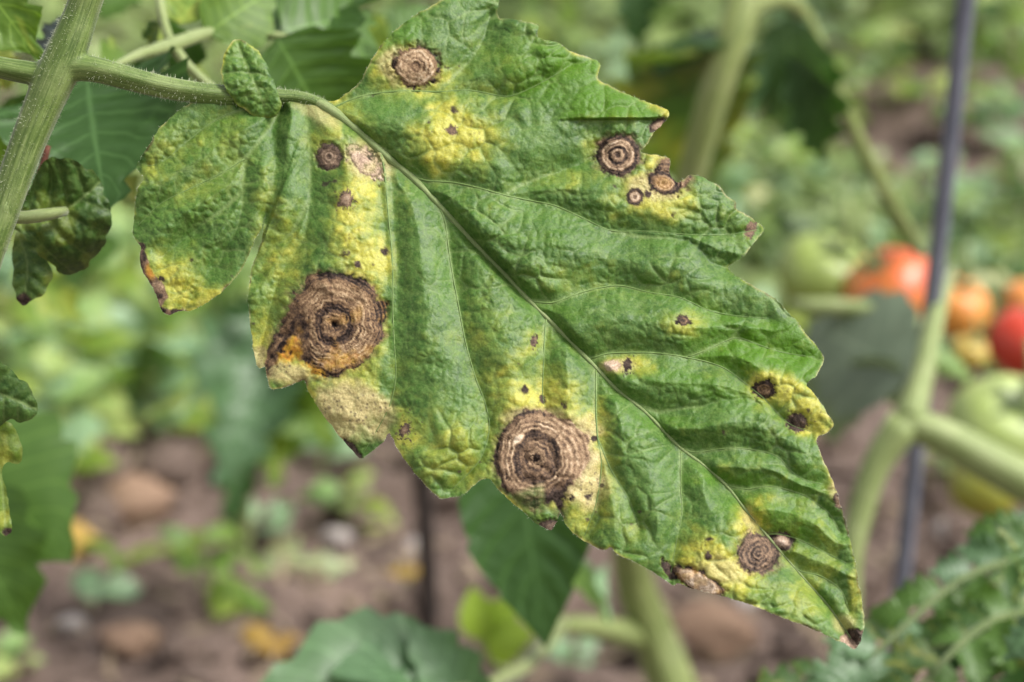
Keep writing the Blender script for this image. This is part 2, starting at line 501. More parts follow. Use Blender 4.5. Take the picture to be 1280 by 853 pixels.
SPOTS = [
    dict(label='largest brown spot with target rings and a black centre hole', c=(418,405), r=(64,66), a=0, rag=0.11, prof=PROFILE_BIG,
         poly=[(383,346),(400,342),(442,343),(420,470),(405,474),(395,466),(382,452),(372,440),(362,452),(352,448),(342,458),(334,470),(329,455),(333,438),(344,416),(360,394),(372,372),(381,360)], pink=0.0),
    dict(label='large pale tan spot with sharp target rings at the lower margin', c=(671,573), r=(55,62), a=0, rag=0.07, prof=PROFILE_TWO,
         poly=[(690,520),(715,528),(735,545),(738,575),(722,600),(705,612),(704,642),(696,640),(690,622),(672,628),(670,560)], pink=0.25),
    dict(label='light tan round spot near the upper leaf edge', c=(520,84), r=(29,27), a=0.3, rag=0.16, prof=PROFILE_TAN, pink=0.1),
    dict(label='ring spot with dark ragged border beside the notch', c=(772.5,194), r=(29,27), a=0, rag=0.14, prof=PROFILE_EYE, pink=0.35),
    dict(label='small dark ring with a pale centre in the yellow patch', c=(794,246), r=(11.5,12), a=0, rag=0.14, prof=PROFILE_DOT, pink=0.5),
    dict(label='brown dead patch bordering the bitten notch', c=(829,229), r=(22,15), a=0.35, rag=0.18, prof=[(0,.5),(.4,.55),(.6,.5),(.75,.12),(1.3,.1)],
         poly=[(826,196),(840,197),(838,212),(843,224),(852,227),(864,217),(866,223),(856,236),(842,240),(828,222),(820,222),(817,214)], pink=0.2),
    dict(label='dark round spot with grey ring near the leaf base', c=(411,196), r=(16.5,17.5), a=0, rag=0.12, prof=[(0,.25),(.16,.3),(.26,.8),(.4,.42),(.5,.66),(.64,.32),(1.0,.24),(1.3,.24)], pink=0.7),
    dict(label='small grey spot below the dark round one', c=(432.5,250), r=(10,12), a=0.2, rag=0.5, prof=[(0,.6),(.3,.72),(.55,.5),(.75,.28),(1.3,.22)], pink=0.6),
    dict(label='tiny dark fleck in the upper yellow patch', c=(565,164), r=(7.5,7), a=0.3, rag=0.4, prof=[(0,.35),(1.3,.25)], pink=0.5),
    dict(label='small dark star shaped spot amid green tissue', c=(854,401), r=(9,8), a=0, rag=0.35, prof=PROFILE_DARK, pink=0.2),
    dict(label='dark brown spot with a light ring in yellow margin', c=(955,487), r=(15.5,12.5), a=0, rag=0.2, prof=[(0,.3),(.2,.5),(.35,.3),(.45,.55),(.6,.18),(1.3,.08)], pink=0.1),
    dict(label='flat grey brown blotch near the yellow margin', c=(996,528), r=(14,12), a=0.2, rag=0.2, prof=[(0,.24),(1.3,.16)], pink=0.7),
    dict(label='grey brown ring spot beside the midrib near the tip', c=(948,692), r=(28,27), a=0, rag=0.12, prof=PROFILE_GREY, pink=0.55),
    dict(label='pale patch with dark edge across the midrib', c=(977,677), r=(16,12.5), a=0.1, rag=0.16, prof=[(0,.85),(.45,.7),(.62,.4),(.75,.14),(1.3,.1)], pink=0.9),
    dict(label='long tan scar on the lower margin', c=(874,728), r=(36,13), a=0.5, rag=0.22, prof=[(0,.95),(.6,.9),(.78,.65),(.9,.2),(1.3,.15)], pink=0.35),
    dict(label='narrow dark smear beside the tan scar', c=(836,713), r=(16,6), a=0.9, rag=0.3, prof=PROFILE_FLAT, pink=0.4),
    dict(label='small dark mark beside the midrib with tan side', c=(784,456), r=(6,11), a=0.1, rag=0.6, prof=[(0,.12),(1.3,.12)], pink=0.5),
    dict(label='pale tan fleck beside the midrib', c=(766,457), r=(11,7), a=0.0, rag=0.3, prof=[(0,.85),(1.3,.7)], pink=0.6),
    dict(label='tiny dark oblong fleck in the middle of the leaf', c=(667,427), r=(4.5,8.5), a=0.15, rag=0.6, prof=[(0,.2),(.5,.35),(1.3,.12)], pink=0.6),
    dict(label='brown scorched edge of the left lobe', c=(190,345), r=(3,3), a=0, rag=0.1, prof=[(0,.2),(1.3,.16)], pink=0.4,
         poly=[(172,303),(181,306),(184,320),(187,335),(196,345),(206,358),(209,372),(204,383),(214,386),(228,385),(230,392),(208,398),(196,390),(186,360),(172,330)]),
    dict(label='dry pale and dark leaf tip', c=(1067,800), r=(14,13), a=0, rag=0.2, prof=[(0,.6),(1.3,.3)], pink=0.9,
         poly=[(1050,796),(1060,787),(1082,788),(1080,800),(1070,815),(1052,806)]),
    dict(label='brown dried underside of the upper lobe tip', c=(822,157), r=(14,8), a=-0.6, rag=0.2, prof=[(0,.6),(.5,.5),(.7,.15),(1.3,.1)], pink=0.7),
    dict(label='grey brown smudge at the right lobe point', c=(938,287), r=(7,13), a=0.25, rag=0.35, prof=[(0,.3),(.5,.4),(1.3,.22)], pink=0.6),
    dict(label='tan and dark nick on the right margin', c=(1049,626), r=(7,12), a=-0.2, rag=0.3, prof=[(0,.5),(.5,.55),(.8,.2),(1.3,.1)], pink=0.6),
    dict(label='small brown fleck by the lower lobe notch', c=(505,538), r=(7,10), a=0.5, rag=0.8, prof=[(0,.6),(.4,.5),(.7,.2),(1.3,.25)], pink=0.5),
    dict(label='pinkish bleached patch along the midrib', c=(457,202), r=(27,15), a=0.78, rag=0.3, prof=[(0,.66),(1.3,.56)], pink=1.0),
    dict(label='dark purple brown point of the second lobe', c=(441,562), r=(18,5), a=0.8, rag=0.3, prof=[(0,.22),(1.3,.16)], pink=0.8),
    dict(label='purple point under the large pale spot', c=(686,657), r=(13,8), a=0.0, rag=0.3, prof=[(0,.3),(1.3,.2)], pink=0.8),
]

CHL = [ # yellow zones: cx, cy, rx, ry, angle, strength
    (522,90,58,34,0.1,1.0),(566,172,52,44,0.3,1.1),(442,262,32,80,0.1,1.0),(412,185,42,34,0.5,.6),(458,330,34,42,0,1.2),(472,395,18,70,0,.95),(425,480,66,52,0,.85),
    (350,335,36,95,0.1,.55),(330,430,22,50,0,.9),(365,464,40,15.5,0.1,1.4),(815,240,62,34,0.2,1.15),(740,185,16,22,0,.6),(825,205,26,16,0.1,1.0),(665,500,64,36,0,1.0),(720,580,44,80,0,1.15),(625,560,26,60,0,.6),(965,487,40,24,0.4,1.25),(1012,518,28,28,0.6,1.35),
    (900,712,62,34,0.5,1.25),(936,655,26,34,0.2,1.1),(880,690,40,28,0.5,.8),(215,358,44,44,0.4,1.15),(784,456,38,16,0,.8),(670,430,26,22,0,.6),(560,555,52,50,0,.6),(620,470,40,60,.2,.45),(600,420,26,60,0,.3),(760,640,40,30,.6,.4),(700,620,30,30,0,.8),
    (1000,690,50,70,0.3,.35),(1068,740,10,60,0.1,.6),(990,745,60,40,.5,.4),(854,402,24,18,0,.6),(505,545,26,30,0,.8),(600,600,30,28,0,.5),(250,200,80,60,0,.33),
    (190,215,20,30,0,.7),(260,370,26,12,-.5,.9),(700,350,60,20,0.2,.25),(435,140,40,18,0.6,.6),(640,620,40,26,0.6,.3),(720,655,30,26,0.5,.7),(900,470,40,14,0.4,.3),
    (1040,605,24,30,0,.6),(965,625,40,10,0.1,.5),(630,90,40,50,0,.3),(700,225,50,16,.1,.4),(830,140,20,8,.3,.9),(760,150,60,10,0,.35),(880,240,18,16,0,.4),(330,250,14,60,.2,.4)]

STRAW = [(440,505,52,34,0.5,1.0),(425,530,34,28,.5,.8),(735,605,24,48,0,.95),(725,545,26,28,0,.8),(812,236,40,16,0.25,.75),(905,715,30,18,.5,.55),(668,520,40,12,0,.8),(360,466,42,15.5,0.1,.9),(325,447,10,14,0,.8),(458,203,34,22,.7,.7),(395,140,36,16,.5,.55),(938,650,10,22,-.5,.7),(495,84,18,24,0,.7),(770,458,22,9,0,.8),(1045,610,10,14,0,.6),(1056,780,18,14,.3,.5)]

def blob(x, y, b):
    cx, cy, rx, ry, a, s = b
    dx, dy = x - cx, y - cy
    u = (dx * math.cos(a) + dy * math.sin(a)) / rx
    v = (-dx * math.sin(a) + dy * math.cos(a)) / ry
    return np.hypot(u, v)

def arch(x, y):
    """large shape of the blade, in pixels towards the camera"""
    d, f, sd = poly_dist(x, y, MIDRIB)
    sd = -sd                                                   # upper right positive
    grow = sstep(0.0, 0.16, f)
    rise = 15 * (1 - np.exp(-d / 38.0)) * (0.35 + 0.65 * grow)
    droop = np.where(sd > 0, 34, 46) * (d / 300.0) ** 2
    return rise - droop, d, f, sd

def depth0(x, y):
    return FOCUS + ((426.5 - y) * 0.34 + (x - 640) * 0.04) * PXM

LIT_LOBES = [[(673,60),(698,62),(712,70),(752,80),(750,98),(835,137),(828,150),(765,150),(702,149),(732,106),(705,96)],  # folded margin, its backlit brightness painted into the green
        [(862,446),(905,428),(950,400),(996,402),(1032,447),(1018,476),(990,478),(960,468),(930,474),(905,462)]]  # right lobe, brightened in the colour by how it faces the light

def main_fields(x, y):
    z, dm, fm, sd = arch(x, y)
    # side veins: valleys with the tissue bulging between them
    dv = np.full_like(x, 1e9)
    for v in VEINS:
        d, f, _ = poly_dist(x, y, catmull(v, 24))
        dv = np.minimum(dv, d + 9 * f * f)
    dall = np.minimum(dv, dm)
    right = sstep(-20, 20, sd)
    z = z + (12.0 + 16.0 * right) * (1 - np.exp(-(dv / 26.0) ** 1.7)) * sstep(0, 18, dm + 4)
    # oblique strips of the right half tilt towards the light
    ex, ey = warp(x, y, 46, 15, 3)
    sxr, syr = 0.55 + 0.45 * (1 - right), 0.62 + 0.58 * right
    f1, f2, cid = worley((ex + 0.25 * ey * right) * sxr, ey * syr, 25, 5, 1.0)
    dome = np.clip((f2 - f1) * 1.35, 0, 1)
    loc = 0.25 + 1.1 * sstep(-0.35, 0.45, fbm(x, y, 70, 2, 26)) * (0.6 + 0.6 * cid)
    leftl = sstep(345, 315, x)
    z += (1.9 * (1 - 0.45 * leftl) + 4.2 * right * sstep(600, 660, x + 0.2 * y)) * loc * (dome * (2 - dome)) * sstep(2, 16, dall)
    ex, ey = warp(x, y, 14, 4, 8)
    g1, g2, gid = worley(ex, ey, 11.5, 15)
    dome2 = np.clip((g2 - g1) * 1.6, 0, 1)
    z += (1.0 + 0.1 * leftl) * dome2 * sstep(0, 8, dall) * (0.3 + 1.2 * sstep(-.3, .4, fbm(x, y, 45, 2, 27)))
    z += 9 * fbm(x, y, 85, 2, 21) + 3.2 * fbm(x, y, 30, 3, 22) + 0.6 * fbm(x, y, 8, 3, 23)
    # wrinkles running out from the midrib on the upper right half
    ux = x * 0.97 + y * 0.10; uy = y - 0.12 * x
    z += 3.4 * right * fbm(ux * 0.28, uy, 15, 2, 28) * sstep(4, 30, dall)
    terw = np.minimum(f2 - f1, 1.0)
    # crease of the left lobe against the second lobe
    dc, _, sc = poly_dist(x, y, [(349,135),(343,165),(347,205),(340,245),(334,270)])
    z -= 13 * np.exp(-(dc / 11.0) ** 2)
    # second lobe stands up along the first left vein, green strip falls away
    dw, fw, sw = poly_dist(x, y, catmull(VEINS[13], 14))
    z += np.where(sw > 0, 0, 1) * 0 + 6 * np.exp(-(dw / 5.0) ** 2) * (1 - fw)
    # folded upper margin stands proud of the blade below it
    lush = np.zeros_like(x)  # lush: mask of green brightened by painted light
    s = poly_sdf(x, y, LIT_LOBES[0]); lush = np.maximum(lush, sstep(14.0, -8.0, s) * np.where(y > 100, sstep(151.5, 148.5, y), 1))
    cl, cf, cs = poly_dist(x, y, [(704,149.5),(735,150.5),(765,149.5),(800,149.5),(832,149)])
    z += 8.0 * np.where(cs < 0, 1, 0) * np.exp(-cl / 26.0) * sstep(0.0, 0.25, cf) * sstep(2, -1, s) * sstep(0.0, 2.5, cl)
    z += 4.0 * lush
    s = poly_sdf(x, y, LIT_LOBES[1]); lush = np.maximum(lush, 0.9 * sstep(6, -8, s))
    for bb in ((680,95,70,40,.3,.6),(900,420,70,34,.5,.55),(880,480,90,16,.2,.55),(830,530,60,10,.0,.35),(920,600,80,10,0,.5),(960,650,80,26,.3,.6),(1010,600,26,40,.4,.35),(500,50,20,60,.7,.5),(680,300,70,14,.1,.3),(700,390,60,10,.2,.35),(560,330,18,70,.0,.2)):  # strips between veins, light on them painted as brighter green
        lush = np.maximum(lush, bb[5] * sstep(1.25, 0.5, blob(x, y, bb) + 0.25 * fbm(x, y, 20, 2, 31)))
    vein = 0.70 * sstep(4.6, 0.8, dv) + 0.42 * sstep(0.13, 0.02, terw) * np.clip(loc, 0.3, 1.2) + 0.30 * sstep(0.10, 0.01, g2 - g1)
    # ---- yellowing
    wx, wy = warp(x, y, 34, 14, 60)
    chl = np.zeros_like(x)
    patch = fbm(x, y, 15, 3, 64)
    for bb in CHL:
        q = blob(wx, wy, bb) if min(bb[2], bb[3]) > 16 else blob(x, y, bb)
        chl = np.maximum(chl, bb[5] * sstep(1.6, 0.15, q + 0.26 * patch + 0.16 * fbm(x, y, 40, 2, 68)))
    chl += 0.15 * sstep(-0.1, 0.6, fbm(x, y, 42, 3, 66)) + 0.16 * sstep(0.1, 0.6, patch)
    chl += (0.18 * (cid - 0.5) + 0.16 * (gid - 0.5)) * sstep(0.04, 0.25, chl)
    chl -= 0.20 * sstep(0.1, 0.6, fbm(x, y, 24, 3, 71)) * (chl < 1.05)
    chl *= np.clip(1.02 - 0.10 * sstep(5, 0, dv) - 0.12 * sstep(0.3, 0.0, dome) + 0.35 * fbm(x, y, 9, 2, 69), 0, 1.25)
    chl = np.clip(chl, 0, 1)
    straw = np.zeros_like(x)
    for bb in STRAW:
        straw = np.maximum(straw, bb[5] * sstep(1.2, 0.45, (blob(wx, wy, bb) if min(bb[2], bb[3]) > 16 else blob(x, y, bb)) + 0.35 * patch))
    # ---- dead tissue
    nec = np.zeros_like(x); tone = np.zeros_like(x) + .2; amb = np.zeros_like(x); pink = np.zeros_like(x)
    sid = np.full(x.shape, -1, int)
    for k, sp in enumerate(SPOTS):
        cx, cy = sp['c']; rx, ry = sp['r']
        rr = max(rx, ry) * 1.9 + 12
        xs = [cx - rr, cx + rr]; ys = [cy - rr, cy + rr]
        if 'poly' in sp:
            pa = np.array(sp['poly']); xs = [min(xs[0], pa[:, 0].min() - 8), max(xs[1], pa[:, 0].max() + 8)]; ys = [min(ys[0], pa[:, 1].min() - 8), max(ys[1], pa[:, 1].max() + 8)]
        w = np.where((x > xs[0]) & (x < xs[1]) & (y > ys[0]) & (y < ys[1]))[0]
        if len(w) == 0: continue
        X, Y = x[w], y[w]
        ang = np.arctan2(Y - cy, X - cx)
        q = blob(X, Y, (cx, cy, rx, ry, sp['a'], 1))
        R_ = max(rx, ry)
        ragn = fbm(X, Y, max(3.0, R_ * 0.22), 3, 100 + k) + 0.5 * np.abs(fbm(np.cos(ang) * 9 + k, np.sin(ang) * 9, 1.1, 2, 130 + k))
        qe = q * (1 + sp['rag'] * 1.35 * ragn) 
        qe = qe + 0.10 * fbm(X, Y, max(2.2, R_ * 0.07), 2, 160 + k) * sp['rag'] * 4
        px_edge = (1 - qe) * R_
        if 'poly' in sp:
            sdf = poly_sdf(X, Y, sp['poly']) + 3.0 * fbm(X, Y, 7, 3, 190 + k)
            px_edge = np.maximum(px_edge, -sdf)
        n_ = sstep(-2.6, 2.0, px_edge + 1.6 * fbm(X, Y, 3.2, 2, 180 + k)) if R_ > 20 else sstep(-1.4, 1.3, px_edge)
        # rings: jittered radius, plus fine secondary rings
        qr = q * (1 + 0.05 * fbm(X, Y, R_ * 0.6 + 1, 2, 220 + k)) + 0.05 * fbm(np.cos(ang) * 4, np.sin(ang) * 4, 1.0, 2, 240 + k)
        pr = np.array(sp['prof'])
        t = np.interp(qr, pr[:, 0], pr[:, 1])
        if R_ > 20:
            fine = np.sin(qr * R_ * (1.35 if k == 0 else 1.1) + 5 * fbm(X, Y, 20, 2, 260 + k)) * np.clip(0.5 + 0.9 * fbm(X, Y, 13, 2, 262 + k), 0, 1)
            t = t + 0.15 * fine
        t = t + 0.13 * fbm(X, Y, 3.6, 3, 270 + k) + 0.10 * fbm(X, Y, 16, 2, 280 + k)
        if R_ > 20:
            brk = np.clip(0.82 + 0.75 * fbm(X, Y, 17, 2, 290 + k), 0.3, 1)
            base_t = 0.42 if k < 2 else 0.40
            ln = np.abs((qr * R_ / (5.6 if k == 0 else 7.5) + 0.8 * fbm(X, Y, 26, 2, 296 + k)) % 1.0 - 0.5)
            t = t - 0.30 * sstep(0.13, 0.02, ln) * np.clip(0.35 + 1.3 * fbm(X, Y, 12, 2, 298 + k), 0, 1) * (qr > 0.12)
            cr = np.abs(fbm(np.cos(ang) * 7 + 0.02 * X, np.sin(ang) * 7, 1.3, 3, 299 + k))
            t = t - 0.22 * sstep(0.05, 0.0, cr) * sstep(0.2, 0.5, qr)
            t = np.where(qr < 0.86, base_t + (t - base_t) * (0.2 + 0.85 * brk if k == 1 else 0.85 + 0.3 * brk), t)
            t = t + 0.30 * sstep(0.84, 1.0, qr) * sstep(-0.25, 0.35, fbm(np.cos(ang) * 3 + k, np.sin(ang) * 3, 1.2, 3, 291 + k) + (0.9 * np.cos(ang + 0.2) if k == 1 else 0.0))
        a_ = np.zeros_like(X)
        if k == 0:
            flap = sstep(-2, 6, (383 - X) + 0.20 * (Y - 400) + 4 * fbm(X, Y, 12, 2, 300)) 
            streak = fbm(X * 0.8 + Y * 0.6, (Y - X) * 0.18, 5, 3, 301)
            t = t * (1 - flap) + flap * (0.30 + 0.30 * streak + 0.20 * fbm(X, Y, 5, 2, 302))
            a_ = sstep(1.1, 0.55, blob(X, Y, (362, 444, 15, 24, 0.5, 1)) + 0.4 * fbm(X, Y, 8, 3, 303)) * 0.95
            a_ = np.maximum(a_, 0.85 * sstep(1.1, 0.5, blob(X, Y, (388, 464, 24, 12, 0.35, 1)) + 0.5 * fbm(X, Y, 8, 3, 304)))
            a_ = np.maximum(a_, 0.42 * sstep(1.1, 0.4, blob(X, Y, (424, 452, 28, 14, -0.2, 1)) + 0.7 * fbm(X, Y, 6, 3, 305)))
            a_ = np.maximum(a_, 0.22 * sstep(0.2, 0.6, fbm(X, Y, 22, 2, 306)))
            a_ *= sstep(0.08, 0.3, t)
        elif k == 1:
            # second, fainter set of rings on the right of the vein
            q2 = np.hypot((X - 676) / 62, (Y - 580) / 66)
            t2 = 0.56 + 0.11 * np.sin(q2 * 52 + 2 * fbm(X, Y, 18, 2, 310)) + 0.25 * fbm(X, Y, 5, 3, 311)
            rgt = sstep(-3, 4, X - (690 + 0.30 * (Y - 520)) + 3 * fbm(X, Y, 14, 2, 312))
            t = t * (1 - rgt) + t2 * rgt
            low = sstep(600, 625, Y + 6 * fbm(X, Y, 12, 2, 313)) * sstep(672, 684, X)
            t = t * (1 - 0.75 * low)
            wh = sstep(1.1, 0.5, blob(X, Y, (648, 549, 12, 6, -0.75, 1)))
            t = np.maximum(t, wh * 0.98)
            n_ = n_ * (1 - 0.85 * sstep(606, 622, Y + 0.35 * (X - 660)) * sstep(684, 672, X))
        elif sp['label'].startswith('brown dead patch'):
            a_ = 0.22 * sstep(0.7, 0.3, q)
        elif sp['label'].startswith('brown scorched'):
            a_ = 0.8 * sstep(1.1, 0.4, blob(X, Y, (188, 340, 7, 13, -0.3, 1)))
            t = t + 0.35 * sstep(-0.1, 0.4, fbm(X, Y, 10, 2, 330))
        elif sp['label'].startswith('long tan'):
            a_ = 0.35 * sstep(0.0, 0.5, fbm(X, Y, 10, 2, 331))
        elif sp['label'].startswith('dry pale'):
            t = np.where(X - 0.8 * (Y - 800) > 1066, 0.20, 0.56) + 0.2 * fbm(X, Y, 5, 2, 332)
        elif sp['label'].startswith('pinkish'):
            t = t - 0.6 * sstep(0.35, 0.55, fbm(X, Y, 5.5, 2, 333))
            n_ = n_ * np.clip(0.80 + 0.5 * fbm(X, Y, 14, 2, 334), 0, 1)
        far_ = 9.0 if R_ > 20 else 3.5
        stain = (0.62 if R_ > 20 else 0.45) * sstep(-far_, 1.5, px_edge + far_ * 0.55 * fbm(X, Y, 7 if R_ > 20 else 4, 3, 340 + k))
        if k not in (19, 20): 
            t = np.where(px_edge < 0, 0.40 + 0.22 * fbm(X, Y, 6, 2, 350 + k) + (t - 0.40) * n_, t)
            n_ = np.maximum(n_, stain * (0.6 + 0.6 * np.clip(fbm(X, Y, 11, 2, 345 + k) + 0.4, 0, 1)))
        better = n_ >= nec[w] - 1e-6
        upd = w[better & (n_ > 0.001)]
        bb = better & (n_ > 0.001)
        nec[upd] = n_[bb]; tone[upd] = np.clip(t[bb], 0, 1); amb[upd] = a_[bb]; pink[upd] = sp['pink']
        sid[upd] = np.where(px_edge[bb] > 0, k, sid[upd])
        if rx > 12:                                       # relief: rings stand up a little, dead tissue sinks
            z[w] += n_ * (2.6 * (np.clip(t, 0, 1) - 0.4) - 1.5) - 2.2 * np.exp(-((qe - 1.02) / 0.10) ** 2)
            if k == 0: z[w] -= 5 * np.exp(-(q / 0.07) ** 2)
    # halos: yellow round dead spots
    # dark flecks scattered through the yellow tissue
    h1, _, hid = worley(x, y, 5.2, 400, 1.0)
    fl = sstep(0.34, 0.16, h1 / (0.5 + hid)) * (hid > 0.60) * sstep(0.55, 0.9, np.maximum(straw, 0.75 * chl)) * sstep(-0.15, 0.25, fbm(x, y, 30, 2, 402))
    fl = 0.7 * fl * (nec < 0.3)
    h3, _, hid3 = worley(x, y, 17, 420, 1.0)
    fl2 = sstep(0.30, 0.16, h3 / (0.35 + hid3) + 0.12 * fbm(x, y, 4, 2, 421)) * (hid3 > 0.90) * sstep(0.6, 0.9, chl) * (nec < 0.3)
    fl = np.maximum(fl, fl2)
    for (cx, cy, r) in ((536,154,4.2),(540,165,3),(560,85,5),(574,83,4),(600,-5,2),(419,226,6),(407,230,8),(418,240,3),(430,316,5),(466,331,4),(752,607,6),(1010,512,5.5),(985,521,3),(1019,527,3),(986,514,3),(1026,516,2.5),(975,489,2),(768,233,4),(575,590,5),(648,455,3),(466,120,3),(800,640,4),(735,650,5),(870,770,4),(700,560,4),(790,655,3.5),(905,540,4),(310,352,6),(317,405,4),(240,325,3.5),(290,345,3),(600,578,4),(745,640,3),(497,330,2),(420,180,3)):
        q = np.hypot(x - cx, (y - cy) * 1.25) * (1 + 0.9 * fbm(x, y, 4, 3, int(cx)))
        fl = np.maximum(fl, sstep(r * .55 + .9, r * .55 - 1.4, q) * 0.85)
    nm = fl > nec
    tone = np.where(nm, 0.14 + 0.1 * patch, tone); pink = np.where(nm, 0.6, pink); amb = np.where(nm, 0, amb)
    nec = np.maximum(nec, fl)
    # pale dry seams along the margin
    return z, dict(a=np.stack([chl, straw, nec, np.clip(tone, 0, 1)], 1), b=np.stack([amb, pink, np.clip(lush, 0, 1), np.clip(vein, 0, 1)], 1), sid=sid, dv=dv, dm=dm)

def blade(outline, fields, step, depth_fn, thick=2.3, rim_amt=1.0, out_step=3.0):
    """a leaf blade as a closed sheet with real thickness; returns arrays"""
    ol = np.array(catmull(outline, out_step, closed=True))
    olx, oly = ol[:, 0], ol[:, 1]
    ol = ol + 1.5 * np.stack([fbm(olx, oly, 5, 3, 500), fbm(olx, oly, 5, 3, 510)], 1)
    x0, y0 = ol.min(0) - step; x1, y1 = ol.max(0) + step
    nx, ny = int((x1 - x0) / step) + 2, int((y1 - y0) / step) + 2
    gx, gy = np.meshgrid(x0 + np.arange(nx) * step, y0 + np.arange(ny) * step)
    cxx, cyy = gx[:-1, :-1] + step / 2, gy[:-1, :-1] + step / 2
    ins = in_poly(cxx.ravel(), cyy.ravel(), ol).reshape(cxx.shape)
    idx = np.arange(nx * ny).reshape(ny, nx)
    q = np.stack([idx[:-1, :-1], idx[1:, :-1], idx[1:, 1:], idx[:-1, 1:]], -1)[ins]
    used, inv = np.unique(q.ravel(), return_inverse=True)
    q = inv.reshape(-1, 4)
    x = gx.ravel()[used].copy(); y = gy.ravel()[used].copy()
    # boundary edges
    e = np.concatenate([q[:, [0, 1]], q[:, [1, 2]], q[:, [2, 3]], q[:, [3, 0]]])
    key = np.minimum(e[:, 0], e[:, 1]).astype(np.int64) * len(x) + np.maximum(e[:, 0], e[:, 1])
    _, first, cnt = np.unique(key, return_index=True, return_counts=True)
    be = e[first[cnt == 1]]
    bv = np.unique(be)
    # slide boundary vertices on to the outline
    A = ol; Bq = np.roll(ol, -1, 0); D = Bq - A; l2 = (D ** 2).sum(1) + 1e-12
    for c in range(0, len(bv), 500):
        b_ = bv[c:c + 500]
        dx = x[b_][:, None] - A[None, :, 0]; dy = y[b_][:, None] - A[None, :, 1]
        t = np.clip((dx * D[None, :, 0] + dy * D[None, :, 1]) / l2, 0, 1)
        qx = A[None, :, 0] + t * D[None, :, 0]; qy = A[None, :, 1] + t * D[None, :, 1]
        k = np.argmin((x[b_][:, None] - qx) ** 2 + (y[b_][:, None] - qy) ** 2, 1)
        r = np.arange(len(b_))
        x[b_], y[b_] = qx[r, k], qy[r, k]
    # two relaxing passes just inside the rim
    for _ in range(2):
        sx = np.zeros_like(x); sy = np.zeros_like(x); n_ = np.zeros_like(x)
        for a, b_ in ((0, 1), (1, 2), (2, 3), (3, 0)):
            for i, j in ((a, b_), (b_, a)):
                np.add.at(sx, q[:, i], x[q[:, j]]); np.add.at(sy, q[:, i], y[q[:, j]]); np.add.at(n_, q[:, i], 1)
        free = np.ones(len(x), bool); free[bv] = False
        x = np.where(free, 0.5 * x + 0.5 * sx / n_, x); y = np.where(free, 0.5 * y + 0.5 * sy / n_, y)
    z, at = fields(x, y)
    # rim rolls slightly away from the camera
    coarse = ol[::4]
    de = np.full_like(x, 1e9)
    for c in range(0, len(coarse)):
        d = (x - coarse[c, 0]) ** 2 + (y - coarse[c, 1]) ** 2
        de = np.minimum(de, d)
    de = np.sqrt(de)
    bnd = np.where(de < 18)[0]
    for c in range(0, len(bnd), 2000):
        b_ = bnd[c:c + 2000]
        bx, by = x[b_], y[b_]
        sel = (A[:, 0] > bx.min() - 24) & (A[:, 0] < bx.max() + 24) & (A[:, 1] > by.min() - 24) & (A[:, 1] < by.max() + 24)
        As, Ds, ls = A[sel], D[sel], l2[sel]
        dx = bx[:, None] - As[None, :, 0]; dy = by[:, None] - As[None, :, 1]
        t = np.clip((dx * Ds[None, :, 0] + dy * Ds[None, :, 1]) / ls, 0, 1)
        de[b_] = np.sqrt(((dx - t * Ds[None, :, 0]) ** 2 + (dy - t * Ds[None, :, 1]) ** 2).min(1))
    at['de'] = de
    z = z - 5.0 * np.exp(-de / 9.0)
    at['a'][:, 0] = np.clip(at['a'][:, 0] + rim_amt * 0.6 * np.exp(-(de / 3.0) ** 2) * (0.3 + 1.2 * fbm(x, y, 30, 2, 520)), 0, 1)
    at['a'][:, 1] = np.clip(at['a'][:, 1] + rim_amt * 0.5 * np.exp(-(de / 1.5) ** 2) * sstep(-.2, .5, fbm(x, y, 22, 2, 521)), 0, 1)
    mb = rim_amt * np.exp(-(de / 3.0) ** 2) * sstep(0.28, 0.5, fbm(x, y, 26, 2, 522))
    at['a'][:, 2] = np.maximum(at['a'][:, 2], mb * 0.85); at['a'][:, 3] = np.where(mb > .3, 0.25, at['a'][:, 3])
    dep = depth_fn(x, y)
    def world(xx, yy, zz):
        d = dep - zz * PXM
        k = d * MPP
        vx = (xx - 640) * k; vv = -(yy - 426.5) * k
        return np.stack([vx, CP * d + SP * vv, CAM_H - SP * d + CP * vv], 1)
    front = world(x, y, z)
    back = world(x, y, z - thick)
    def vnorm(p):
        fn = np.cross(p[q[:, 2]] - p[q[:, 0]], p[q[:, 3]] - p[q[:, 1]])
        vn = np.zeros_like(p)
        for i in range(4): np.add.at(vn, q[:, i], fn)
        return vn / (np.linalg.norm(vn, axis=1, keepdims=True) + 1e-20)
    vn = vnorm(front)
    if (vn * np.array(TOCAM)).sum(1).mean() < 0:
        vn = -vn; flip = True
    else: flip = False
    return dict(x=x, y=y, z=z, q=q[:, ::-1] if flip else q, be=be, front=front, back=back, vn=vn, at=at, dep=dep, flip=flip)

def fast_mesh(name, verts, quads, normals, ca, cb, mat, origin):
    me = bpy.data.meshes.new(name)
    nv, nq = len(verts), len(quads)
    me.vertices.add(nv); me.loops.add(nq * 4); me.polygons.add(nq)
    me.vertices.foreach_set('co', (verts - origin).astype(np.float32).ravel())
    me.polygons.foreach_set('loop_start', np.arange(0, nq * 4, 4, dtype=np.int32))
    me.loops.foreach_set('vertex_index', quads.astype(np.int32).ravel())
    me.polygons.foreach_set('use_smooth', np.ones(nq, bool))
    me.update(calc_edges=True)
    for nm, c in (('mask_a', ca), ('mask_b', cb)):
        at = me.color_attributes.new(nm, 'FLOAT_COLOR', 'POINT')
        at.data.foreach_set('color', c.astype(np.float32).ravel())
    if normals is not None:
        me.normals_split_custom_set_from_vertices(normals.astype(np.float32))
    me.materials.append(mat)
    return me

